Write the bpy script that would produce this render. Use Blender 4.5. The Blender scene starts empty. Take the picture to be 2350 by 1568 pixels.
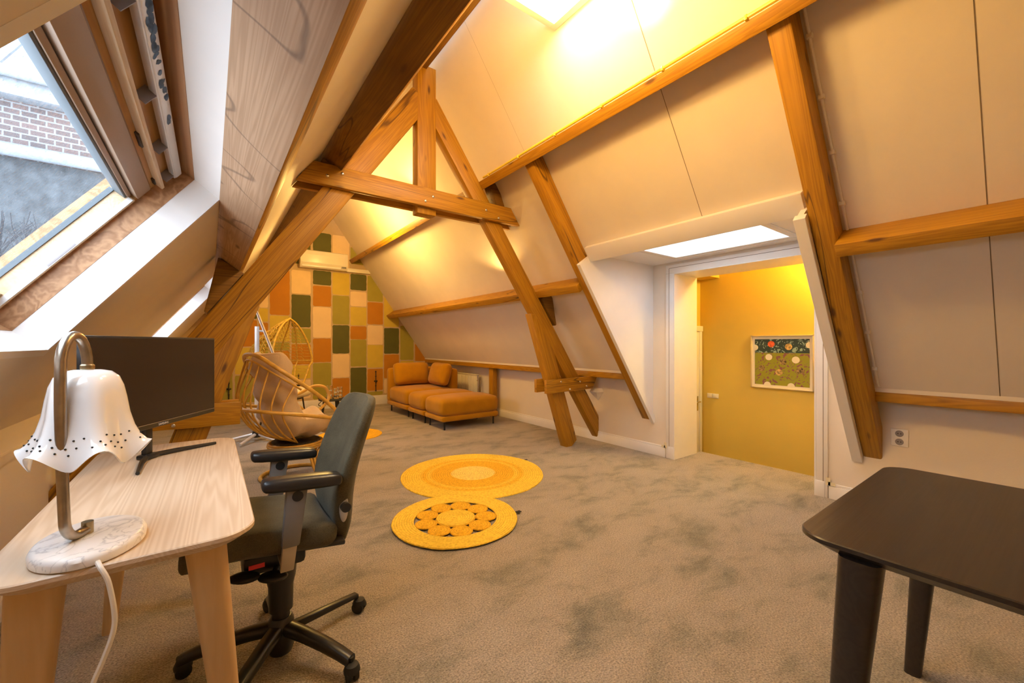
import bpy, bmesh, math, random
from mathutils import Vector, Matrix, Euler
random.seed(7)
PI = math.pi
SC = bpy.context.scene
COL = SC.collection

# ------------------------------------------------------------------ materials
def new_mat(name):
    m = bpy.data.materials.new(name); m.use_nodes = True
    nt = m.node_tree
    return m, nt, nt.nodes['Principled BSDF']

def setp(b, **k):
    for key, v in k.items():
        b.inputs[key].default_value = v

def C4(c): return (c[0], c[1], c[2], 1.0)

def plain(name, col, rough=.5, metal=0., noise=.0, nscale=8., bump=0., bscale=200., coat=0., spec=.5, sheen=0.):
    m, nt, b = new_mat(name)
    setp(b, **{'Base Color': C4(col), 'Roughness': rough, 'Metallic': metal, 'Coat Weight': coat, 'Specular IOR Level': spec, 'Sheen Weight': sheen})
    tc = nt.nodes.new('ShaderNodeTexCoord')
    if noise > 0:
        n = nt.nodes.new('ShaderNodeTexNoise'); n.inputs['Scale'].default_value = nscale; n.inputs['Detail'].default_value = 5
        r = nt.nodes.new('ShaderNodeValToRGB')
        r.color_ramp.elements[0].position = .3; r.color_ramp.elements[1].position = .7
        r.color_ramp.elements[0].color = C4([max(0, x*(1-noise)) for x in col])
        r.color_ramp.elements[1].color = C4([min(1, x*(1+noise)) for x in col])
        nt.links.new(tc.outputs['Object'], n.inputs['Vector']); nt.links.new(n.outputs['Fac'], r.inputs['Fac'])
        nt.links.new(r.outputs['Color'], b.inputs['Base Color'])
    if bump > 0:
        n2 = nt.nodes.new('ShaderNodeTexNoise'); n2.inputs['Scale'].default_value = bscale; n2.inputs['Detail'].default_value = 3
        bp = nt.nodes.new('ShaderNodeBump'); bp.inputs['Strength'].default_value = bump; bp.inputs['Distance'].default_value = .01
        nt.links.new(tc.outputs['Object'], n2.inputs['Vector']); nt.links.new(n2.outputs['Fac'], bp.inputs['Height'])
        nt.links.new(bp.outputs['Normal'], b.inputs['Normal'])
    return m

def wood(name, c0, c1, axis=0, stretch=.35, across=7., fine=120., knots=True, rough=.5, rings=.5, knotcol=(.10, .035, .006), coat=0., blotch=None, cracks=0., crackscale=(6., .35)):
    """grain runs along one object axis"""
    m, nt, b = new_mat(name)
    setp(b, **{'Roughness': rough, 'Coat Weight': coat, 'Coat Roughness': .25})
    N, Lk = nt.nodes, nt.links
    tc = N.new('ShaderNodeTexCoord'); mp = N.new('ShaderNodeMapping')
    sc = [across]*3; sc[axis] = stretch; mp.inputs['Scale'].default_value = sc
    Lk.new(tc.outputs['Object'], mp.inputs['Vector'])
    oi = N.new('ShaderNodeObjectInfo'); ad = N.new('ShaderNodeVectorMath'); ad.operation = 'ADD'
    mulr = N.new('ShaderNodeMath'); mulr.operation = 'MULTIPLY'; mulr.inputs[1].default_value = 37.
    Lk.new(oi.outputs['Random'], mulr.inputs[0]); Lk.new(mp.outputs['Vector'], ad.inputs[0]); Lk.new(mulr.outputs[0], ad.inputs[1])
    n1 = N.new('ShaderNodeTexNoise'); n1.inputs['Scale'].default_value = 1.; n1.inputs['Detail'].default_value = 4; n1.inputs['Distortion'].default_value = .6
    Lk.new(ad.outputs[0], n1.inputs['Vector'])
    # growth rings: sine of the low frequency noise
    ms = N.new('ShaderNodeMath'); ms.operation = 'MULTIPLY'; ms.inputs[1].default_value = fine
    sn = N.new('ShaderNodeMath'); sn.operation = 'SINE'
    Lk.new(n1.outputs['Fac'], ms.inputs[0]); Lk.new(ms.outputs[0], sn.inputs[0])
    rg = N.new('ShaderNodeMapRange'); rg.inputs['From Min'].default_value = -1.; rg.inputs['From Max'].default_value = 1.
    rg.inputs['To Min'].default_value = 0.; rg.inputs['To Max'].default_value = rings
    Lk.new(sn.outputs[0], rg.inputs['Value'])
    mp2 = N.new('ShaderNodeMapping'); s2 = [across*14]*3; s2[axis] = stretch*6; mp2.inputs['Scale'].default_value = s2
    Lk.new(tc.outputs['Object'], mp2.inputs['Vector'])
    n2 = N.new('ShaderNodeTexNoise'); n2.inputs['Scale'].default_value = 1.; n2.inputs['Detail'].default_value = 3
    Lk.new(mp2.outputs['Vector'], n2.inputs['Vector'])
    sub = N.new('ShaderNodeMath'); sub.operation = 'MULTIPLY_ADD'; sub.inputs[1].default_value = .7; sub.inputs[2].default_value = -.15
    Lk.new(n2.outputs['Fac'], sub.inputs[0])
    sm = N.new('ShaderNodeMath'); sm.operation = 'ADD'; sm.use_clamp = True
    Lk.new(sub.outputs[0], sm.inputs[0]); Lk.new(rg.outputs['Result'], sm.inputs[1])
    mx = N.new('ShaderNodeMix'); mx.data_type = 'RGBA'
    mx.inputs['A'].default_value = C4(c0); mx.inputs['B'].default_value = C4(c1)
    Lk.new(sm.outputs[0], mx.inputs['Factor'])
    out = mx.outputs['Result']
    if blotch:
        nb = N.new('ShaderNodeTexNoise'); nb.inputs['Scale'].default_value = 2.2; nb.inputs['Detail'].default_value = 2
        Lk.new(tc.outputs['Object'], nb.inputs['Vector'])
        rb = N.new('ShaderNodeMapRange'); rb.inputs['From Min'].default_value = .4; rb.inputs['From Max'].default_value = .7
        Lk.new(nb.outputs['Fac'], rb.inputs['Value'])
        mb_ = N.new('ShaderNodeMix'); mb_.data_type = 'RGBA'; mb_.inputs['B'].default_value = C4(blotch)
        rb.inputs['To Max'].default_value = .6
        Lk.new(rb.outputs['Result'], mb_.inputs['Factor']); Lk.new(out, mb_.inputs['A']); out = mb_.outputs['Result']
    if knots:
        mp3 = N.new('ShaderNodeMapping'); s3 = [7.]*3; s3[axis] = 2.2; mp3.inputs['Scale'].default_value = s3
        ad3 = N.new('ShaderNodeVectorMath'); ad3.operation = 'ADD'
        Lk.new(tc.outputs['Object'], mp3.inputs['Vector']); Lk.new(mp3.outputs['Vector'], ad3.inputs[0]); Lk.new(mulr.outputs[0], ad3.inputs[1])
        vo = N.new('ShaderNodeTexVoronoi'); vo.inputs['Scale'].default_value = 1.0
        Lk.new(ad3.outputs[0], vo.inputs['Vector'])
        mr = N.new('ShaderNodeMapRange'); mr.inputs['From Min'].default_value = .05; mr.inputs['From Max'].default_value = .13
        mr.inputs['To Min'].default_value = .9; mr.inputs['To Max'].default_value = 0.
        Lk.new(vo.outputs['Distance'], mr.inputs['Value'])
        mk = N.new('ShaderNodeMix'); mk.data_type = 'RGBA'; mk.inputs['B'].default_value = C4(knotcol)
        Lk.new(mr.outputs['Result'], mk.inputs['Factor']); Lk.new(out, mk.inputs['A']); out = mk.outputs['Result']
    if cracks:
        mp4 = N.new('ShaderNodeMapping'); s4 = [crackscale[0]]*3; s4[axis] = crackscale[1]; mp4.inputs['Scale'].default_value = s4
        ad4 = N.new('ShaderNodeVectorMath'); ad4.operation = 'ADD'
        Lk.new(tc.outputs['Object'], mp4.inputs['Vector']); Lk.new(mp4.outputs['Vector'], ad4.inputs[0]); Lk.new(mulr.outputs[0], ad4.inputs[1])
        n4 = N.new('ShaderNodeTexNoise'); n4.inputs['Scale'].default_value = 1.; n4.inputs['Detail'].default_value = 2; Lk.new(ad4.outputs[0], n4.inputs['Vector'])
        d4 = N.new('ShaderNodeMath'); d4.operation = 'SUBTRACT'; d4.inputs[1].default_value = .56; Lk.new(n4.outputs['Fac'], d4.inputs[0])
        a4 = N.new('ShaderNodeMath'); a4.operation = 'ABSOLUTE'; Lk.new(d4.outputs[0], a4.inputs[0])
        m4 = N.new('ShaderNodeMapRange'); m4.inputs['From Min'].default_value = .002; m4.inputs['From Max'].default_value = .009; m4.inputs['To Min'].default_value = cracks; m4.inputs['To Max'].default_value = 0.
        Lk.new(a4.outputs[0], m4.inputs['Value'])
        k4 = N.new('ShaderNodeMix'); k4.data_type = 'RGBA'; k4.inputs['B'].default_value = C4([x*.6 for x in knotcol])
        Lk.new(m4.outputs['Result'], k4.inputs['Factor']); Lk.new(out, k4.inputs['A']); out = k4.outputs['Result']
    Lk.new(out, b.inputs['Base Color'])
    bp = N.new('ShaderNodeBump'); bp.inputs['Strength'].default_value = .15; bp.inputs['Distance'].default_value = .005
    Lk.new(n2.outputs['Fac'], bp.inputs['Height']); Lk.new(bp.outputs['Normal'], b.inputs['Normal'])
    return m

def emit(name, col, strength):
    m, nt, b = new_mat(name)
    setp(b, **{'Base Color': C4(col), 'Emission Color': C4(col), 'Emission Strength': strength})
    return m

def carpet_mat():
    m, nt, b = new_mat('carpet'); N, Lk = nt.nodes, nt.links
    setp(b, **{'Roughness': .95, 'Specular IOR Level': .1, 'Sheen Weight': .3})
    tc = N.new('ShaderNodeTexCoord')
    a = N.new('ShaderNodeTexNoise'); a.inputs['Scale'].default_value = 2.1; a.inputs['Detail'].default_value = 8; a.inputs['Roughness'].default_value = .70; a.inputs['Distortion'].default_value = .35
    mpn = N.new('ShaderNodeMapping'); mpn.inputs['Rotation'].default_value = (0, 0, .6); mpn.inputs['Scale'].default_value = (1., 1.7, 1.)
    Lk.new(tc.outputs['Object'], mpn.inputs['Vector']); Lk.new(mpn.outputs['Vector'], a.inputs['Vector'])
    r = N.new('ShaderNodeValToRGB'); e = r.color_ramp.elements
    e[0].position = .28; e[0].color = (.15, .14, .10, 1); e[1].position = .74; e[1].color = (.505, .425, .325, 1)
    x = r.color_ramp.elements.new(.40); x.color = (.295, .26, .185, 1)
    x = r.color_ramp.elements.new(.50); x.color = (.42, .35, .262, 1)
    Lk.new(a.outputs['Fac'], r.inputs['Fac'])
    f = N.new('ShaderNodeTexNoise'); f.inputs['Scale'].default_value = 130.; f.inputs['Detail'].default_value = 3
    Lk.new(tc.outputs['Object'], f.inputs['Vector'])
    fr = N.new('ShaderNodeMapRange'); fr.inputs['From Min'].default_value = .3; fr.inputs['From Max'].default_value = .7; fr.inputs['To Min'].default_value = .48; fr.inputs['To Max'].default_value = 1.3
    Lk.new(f.outputs['Fac'], fr.inputs['Value'])
    mul = N.new('ShaderNodeVectorMath'); mul.operation = 'SCALE'
    Lk.new(r.outputs['Color'], mul.inputs[0]); Lk.new(fr.outputs['Result'], mul.inputs['Scale'])
    Lk.new(mul.outputs[0], b.inputs['Base Color'])
    f2 = N.new('ShaderNodeTexNoise'); f2.inputs['Scale'].default_value = 160.; f2.inputs['Detail'].default_value = 2
    Lk.new(tc.outputs['Object'], f2.inputs['Vector'])
    bp = N.new('ShaderNodeBump'); bp.inputs['Strength'].default_value = .9; bp.inputs['Distance'].default_value = .012
    Lk.new(f2.outputs['Fac'], bp.inputs['Height']); Lk.new(bp.outputs['Normal'], b.inputs['Normal'])
    return m

def fabric(name, col, scale=350., var=.25, rough=.9, sheen=.4, mott=3.):
    m, nt, b = new_mat(name); N, Lk = nt.nodes, nt.links
    setp(b, **{'Roughness': rough, 'Sheen Weight': sheen, 'Specular IOR Level': .2})
    tc = N.new('ShaderNodeTexCoord')
    n = N.new('ShaderNodeTexNoise'); n.inputs['Scale'].default_value = scale; n.inputs['Detail'].default_value = 2
    n0 = N.new('ShaderNodeTexNoise'); n0.inputs['Scale'].default_value = mott; n0.inputs['Detail'].default_value = 4
    Lk.new(tc.outputs['Object'], n.inputs['Vector']); Lk.new(tc.outputs['Object'], n0.inputs['Vector'])
    ad = N.new('ShaderNodeMath'); ad.operation = 'ADD'; Lk.new(n.outputs['Fac'], ad.inputs[0]); Lk.new(n0.outputs['Fac'], ad.inputs[1])
    mr = N.new('ShaderNodeMapRange'); mr.inputs['From Min'].default_value = .6; mr.inputs['From Max'].default_value = 1.4
    mr.inputs['To Min'].default_value = 1-var; mr.inputs['To Max'].default_value = 1+var
    Lk.new(ad.outputs[0], mr.inputs['Value'])
    v = N.new('ShaderNodeVectorMath'); v.operation = 'SCALE'; v.inputs[0].default_value = col
    Lk.new(mr.outputs['Result'], v.inputs['Scale']); Lk.new(v.outputs[0], b.inputs['Base Color'])
    bp = N.new('ShaderNodeBump'); bp.inputs['Strength'].default_value = .3; bp.inputs['Distance'].default_value = .003
    Lk.new(n.outputs['Fac'], bp.inputs['Height']); Lk.new(bp.outputs['Normal'], b.inputs['Normal'])
    return m

def glass_mat(name, drops=False):
    m = bpy.data.materials.new(name); m.use_nodes = True; nt = m.node_tree; N, Lk = nt.nodes, nt.links
    N.clear(); out = N.new('ShaderNodeOutputMaterial'); mix = N.new('ShaderNodeMixShader')
    tr = N.new('ShaderNodeBsdfTransparent'); gl = N.new('ShaderNodeBsdfGlossy'); gl.inputs['Roughness'].default_value = .02
    tr.inputs['Color'].default_value = (.94, .97, 1., 1)
    mix.inputs['Fac'].default_value = .07
    if drops:
        tc = N.new('ShaderNodeTexCoord'); vo = N.new('ShaderNodeTexVoronoi'); vo.inputs['Scale'].default_value = 60.
        Lk.new(tc.outputs['Object'], vo.inputs['Vector'])
        mr = N.new('ShaderNodeMapRange'); mr.inputs['From Min'].default_value = .10; mr.inputs['From Max'].default_value = .24
        mr.inputs['To Min'].default_value = .35; mr.inputs['To Max'].default_value = .06
        Lk.new(vo.outputs['Distance'], mr.inputs['Value']); Lk.new(mr.outputs['Result'], mix.inputs['Fac'])
        bp = N.new('ShaderNodeBump'); bp.inputs['Strength'].default_value = 1.; bp.inputs['Distance'].default_value = .01
        Lk.new(vo.outputs['Distance'], bp.inputs['Height']); Lk.new(bp.outputs['Normal'], gl.inputs['Normal'])
    Lk.new(tr.outputs[0], mix.inputs[1]); Lk.new(gl.outputs[0], mix.inputs[2]); Lk.new(mix.outputs[0], out.inputs['Surface'])
    return m

def clear_glass(name):
    m, nt, b = new_mat(name)
    setp(b, **{'Base Color': (1, 1, 1, 1), 'Roughness': .03, 'Transmission Weight': 1., 'IOR': 1.45})
    return m

def brick_mat():
    m, nt, b = new_mat('brickwork'); N, Lk = nt.nodes, nt.links
    tc = N.new('ShaderNodeTexCoord'); mp = N.new('ShaderNodeMapping'); mp.inputs['Rotation'].default_value = (PI/2, 0, 0)
    br = N.new('ShaderNodeTexBrick'); br.inputs['Scale'].default_value = 1.9
    br.inputs['Color1'].default_value = (.11, .075, .07, 1); br.inputs['Color2'].default_value = (.075, .06, .06, 1); br.inputs['Mortar'].default_value = (.17, .175, .18, 1)
    br.inputs['Mortar Size'].default_value = .03
    Lk.new(tc.outputs['Object'], mp.inputs['Vector']); Lk.new(mp.outputs['Vector'], br.inputs['Vector']); Lk.new(br.outputs['Color'], b.inputs['Base Color'])
    setp(b, Roughness=.9)
    return m

def rug_mat(name, bands, pitch=.0175):
    """ring bands by distance from the object's own centre"""
    m, nt, b = new_mat(name); N, Lk = nt.nodes, nt.links
    setp(b, **{'Roughness': .9, 'Specular IOR Level': .2})
    tc = N.new('ShaderNodeTexCoord'); ln = N.new('ShaderNodeVectorMath'); ln.operation = 'LENGTH'
    Lk.new(tc.outputs['Object'], ln.inputs[0])
    r = N.new('ShaderNodeValToRGB'); r.color_ramp.interpolation = 'LINEAR'
    while len(r.color_ramp.elements) > 1: r.color_ramp.elements.remove(r.color_ramp.elements[0])
    r.color_ramp.elements[0].position = bands[0][0]; r.color_ramp.elements[0].color = C4(bands[0][1])
    for p, c in bands[1:]:
        e = r.color_ramp.elements.new(p); e.color = C4(c)
    Lk.new(ln.outputs['Value'], r.inputs['Fac'])
    n = N.new('ShaderNodeTexNoise'); n.inputs['Scale'].default_value = 70.; n.inputs['Detail'].default_value = 4
    Lk.new(tc.outputs['Object'], n.inputs['Vector'])
    mr = N.new('ShaderNodeMapRange'); mr.inputs['From Min'].default_value = .3; mr.inputs['From Max'].default_value = .7; mr.inputs['To Min'].default_value = .75; mr.inputs['To Max'].default_value = 1.12
    Lk.new(n.outputs['Fac'], mr.inputs['Value'])
    v = N.new('ShaderNodeVectorMath'); v.operation = 'SCALE'
    wv = N.new('ShaderNodeMath'); wv.operation = 'MULTIPLY'; wv.inputs[1].default_value = PI/pitch; Lk.new(ln.outputs['Value'], wv.inputs[0])
    sn = N.new('ShaderNodeMath'); sn.operation = 'SINE'; Lk.new(wv.outputs[0], sn.inputs[0])
    ab = N.new('ShaderNodeMath'); ab.operation = 'ABSOLUTE'; Lk.new(sn.outputs[0], ab.inputs[0])
    m2 = N.new('ShaderNodeMapRange'); m2.inputs['From Max'].default_value = .5; m2.inputs['To Min'].default_value = .72; m2.inputs['To Max'].default_value = 1.05; Lk.new(ab.outputs[0], m2.inputs['Value'])  # shade between the braids painted into the colour, ring by ring
    ml = N.new('ShaderNodeMath'); ml.operation = 'MULTIPLY'; Lk.new(mr.outputs['Result'], ml.inputs[0]); Lk.new(m2.outputs['Result'], ml.inputs[1])
    Lk.new(r.outputs['Color'], v.inputs[0]); Lk.new(ml.outputs[0], v.inputs['Scale']); Lk.new(v.outputs[0], b.inputs['Base Color'])
    return m

def art_mat():
    m, nt, b = new_mat('print'); N, Lk = nt.nodes, nt.links
    setp(b, Roughness=.4)
    tc = N.new('ShaderNodeTexCoord'); sp = N.new('ShaderNodeSeparateXYZ'); Lk.new(tc.outputs['Object'], sp.inputs[0])
    n = N.new('ShaderNodeTexNoise'); n.inputs['Scale'].default_value = 14.; n.inputs['Detail'].default_value = 6; n.inputs['Distortion'].default_value = 2.5
    Lk.new(tc.outputs['Object'], n.inputs['Vector'])
    def ramp(a, c0, c1):
        r = N.new('ShaderNodeValToRGB'); r.color_ramp.interpolation = 'CONSTANT'
        r.color_ramp.elements[0].position = 0; r.color_ramp.elements[0].color = C4(c0)
        r.color_ramp.elements[1].position = a; r.color_ramp.elements[1].color = C4(c1)
        Lk.new(n.outputs['Fac'], r.inputs['Fac']); return r
    top = ramp(.57, (.035, .06, .05), (.34, .47, .38)); low = ramp(.56, (.30, .30, .02), (.24, .085, .10))
    gt = N.new('ShaderNodeMath'); gt.operation = 'GREATER_THAN'; gt.inputs[1].default_value = .105
    Lk.new(sp.outputs['Z'], gt.inputs[0])
    mx = N.new('ShaderNodeMix'); mx.data_type = 'RGBA'
    Lk.new(gt.outputs[0], mx.inputs['Factor']); Lk.new(low.outputs['Color'], mx.inputs['A']); Lk.new(top.outputs['Color'], mx.inputs['B'])
    Lk.new(mx.outputs['Result'], b.inputs['Base Color'])
    return m

def marble_mat():
    m, nt, b = new_mat('marble'); N, Lk = nt.nodes, nt.links
    setp(b, Roughness=.3)
    tc = N.new('ShaderNodeTexCoord'); n = N.new('ShaderNodeTexNoise'); n.inputs['Scale'].default_value = 9.; n.inputs['Detail'].default_value = 7; n.inputs['Distortion'].default_value = 2.
    Lk.new(tc.outputs['Object'], n.inputs['Vector'])
    r = N.new('ShaderNodeValToRGB'); e = r.color_ramp.elements
    e[0].position = .42; e[0].color = (.80, .77, .75, 1); e[1].position = .60; e[1].color = (.84, .82, .80, 1)
    x = e.new(.50); x.color = (.56, .54, .54, 1); x = e.new(.47); x.color = (.80, .78, .75, 1); x = e.new(.53); x.color = (.82, .79, .76, 1)
    Lk.new(n.outputs['Fac'], r.inputs['Fac']); Lk.new(r.outputs['Color'], b.inputs['Base Color'])
    return m

M = {}
M['panel'] = plain('painted_panel', (.78, .70, .60), .6, noise=.03, nscale=3, bump=.05, bscale=60)
M['plaster'] = plain('painted_plaster', (.78, .70, .60), .7, noise=.03, nscale=2, bump=.08, bscale=90)
M['white'] = plain('white_paint', (.83, .80, .77), .35, noise=.02, nscale=5)
M['groove'] = plain('dark_joint', (.20, .15, .10), .9, noise=.1)
M['carpet'] = carpet_mat()
M['timber'] = wood('stained_pine', (.50, .25, .010), (.30, .125, .003), rough=.5, coat=.05, rings=.5, cracks=.75)
M['timber_dark'] = wood('dark_stained_pine', (.27, .135, .012), (.155, .065, .004), rough=.55, rings=.5, blotch=(.12, .045, .004), cracks=.8)
M['timber_raw'] = wood('raw_spruce', (.50, .315, .185), (.36, .205, .105), rough=.75, rings=.6, fine=190, blotch=(.30, .165, .085), cracks=.55, crackscale=(1.1, 2.6), stretch=.14, knotcol=(.16, .08, .04))
M['veneer'] = wood('window_lining_veneer', (.50, .27, .125), (.30, .135, .05), axis=1, rough=.5, knots=False, fine=75, rings=.7, stretch=.16, across=5)
M['pale_wood'] = wood('pale_pine', (.68, .50, .31), (.55, .37, .20), axis=1, rough=.5, knots=False)
M['amber_wood'] = wood('amber_pine', (.50, .28, .09), (.40, .19, .05), axis=1, rough=.45, knots=False)
M['ash_top'] = wood('ash_veneer', (.74, .60, .45), (.58, .42, .27), axis=1, rough=.4, knots=False, fine=230, stretch=.12, across=4.2, rings=.55)
M['ash_leg'] = wood('ash_leg', (.68, .47, .24), (.56, .35, .15), axis=2, rough=.45, knots=False, fine=40, stretch=.5, across=5)
M['black_wood'] = wood('black_stained_wood', (.036, .027, .021), (.024, .018, .014), axis=0, rough=.33, knots=False, fine=80, rings=.6)
M['rattan'] = plain('rattan', (.62, .36, .06), .38, noise=.22, nscale=14, coat=.2)
M['egg_rattan'] = plain('egg_wicker', (.60, .37, .045), .5, noise=.25, nscale=30)
M['beige_cloth'] = fabric('beige_cloth', (.60, .44, .25), mott=5)
M['cream_cloth'] = fabric('cream_cloth', (.80, .70, .45), mott=5)
M['ochre_velvet'] = fabric('ochre_velvet', (.46, .21, .002), sheen=.2, var=.18, mott=6)
M['grey_cloth'] = fabric('grey_chair_cloth', (.090, .077, .045), scale=260, var=.4, mott=10, sheen=.08)
M['black_plastic'] = plain('black_plastic', (.016, .016, .017), .32, noise=.1, nscale=30)
M['dark_rubber'] = plain('dark_rubber', (.012, .012, .012), .6, noise=.1)
M['grey_plastic'] = plain('grey_plastic', (.20, .185, .17), .42, noise=.06, nscale=10)
M['silver'] = plain('silver_paint', (.55, .53, .50), .3, .7, noise=.05)
M['steel'] = plain('steel', (.70, .68, .64), .25, 1., noise=.05)
M['strap_metal'] = plain('beige_metal', (.50, .42, .30), .4, .5, noise=.08)
M['brass'] = plain('aged_brass', (.42, .33, .19), .33, 1., noise=.3, nscale=25)
M['nickel'] = plain('brushed_nickel', (.40, .345, .28), .30, 1., noise=.15, nscale=30)
M['porcelain'] = plain('white_porcelain', (.86, .84, .82), .12, noise=.01, coat=.6)
M['hole'] = plain('dark_hole', (.02, .018, .015), .9, noise=.05)
M['marble'] = marble_mat()
M['screen'] = plain('dark_screen', (.028, .018, .012), .22, noise=.04, nscale=3)
M['alu'] = plain('painted_aluminium', (.72, .70, .68), .35, .35, noise=.03)
M['sash'] = plain('greige_sash', (.36, .25, .17), .4, noise=.03)
M['gasket'] = plain('grey_gasket', (.10, .12, .135), .55, noise=.05)
M['bluepaint'] = plain('blue_paint_stain', (.07, .12, .20), .6, noise=.4, nscale=40)
M['frost'] = plain('grey_metal_bracket', (.30, .27, .27), .5, .3, noise=.05)
M['radiator'] = plain('radiator_enamel', (.80, .74, .60), .35, noise=.02)
M['ac'] = plain('ivory_plastic', (.80, .74, .62), .28, noise=.02)
M['iron'] = plain('dark_iron', (.06, .045, .03), .5, .6, noise=.5, nscale=60)
M['yellow_wall'] = plain('yellow_wall_paint', (.76, .54, .09), .7, noise=.03, nscale=2)
M['glass'] = glass_mat('window_glass', True)
M['glass_clean'] = glass_mat('skylight_glass')
M['tumbler'] = clear_glass('tumbler_glass')
M['rope'] = plain('yellow_light_tube', (.85, .62, .05), .3, noise=.05)
M['whitecable'] = plain('white_cable', (.78, .74, .68), .4, noise=.03)
M['brick'] = brick_mat()
M['slate'] = plain('dark_hedge', (.05, .055, .06), .9, noise=.4, nscale=5)
M['bark'] = plain('bark', (.10, .09, .085), .9, noise=.3)
M['sheet'] = plain('pale_roof_sheet', (.11, .125, .14), .6, noise=.25, nscale=2)
M['fascia'] = plain('weathered_fascia', (.16, .175, .19), .6, noise=.15)
M['red'] = plain('red_tag', (.6, .02, .02), .5, noise=.03)
M['tape'] = plain('masking_tape', (.78, .68, .45), .7, noise=.05)
M['artwork'] = art_mat()
M['mount'] = plain('cream_mount', (.86, .78, .58), .6, noise=.02)
M['gold_frame'] = plain('pale_frame', (.62, .50, .28), .4, noise=.08)
M['lampface'] = emit('lit_diffuser', (1., .98, .95), 15.)
M['letters'] = plain('grey_letters', (.6, .55, .5), .5, noise=.03)
PAINT = {'O': plain('orange_paint', (.50, .20, .006), .75, noise=.05, nscale=6), 'W': plain('cream_paint', (.80, .60, .33), .75, noise=.03, nscale=6),
         'D': plain('dark_green_paint', (.105, .105, .018), .75, noise=.06, nscale=6), 'L': plain('olive_paint', (.36, .31, .045), .75, noise=.05, nscale=6),
         'Y': plain('yellow_paint', (.62, .46, .06), .75, noise=.05, nscale=6)}

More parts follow.
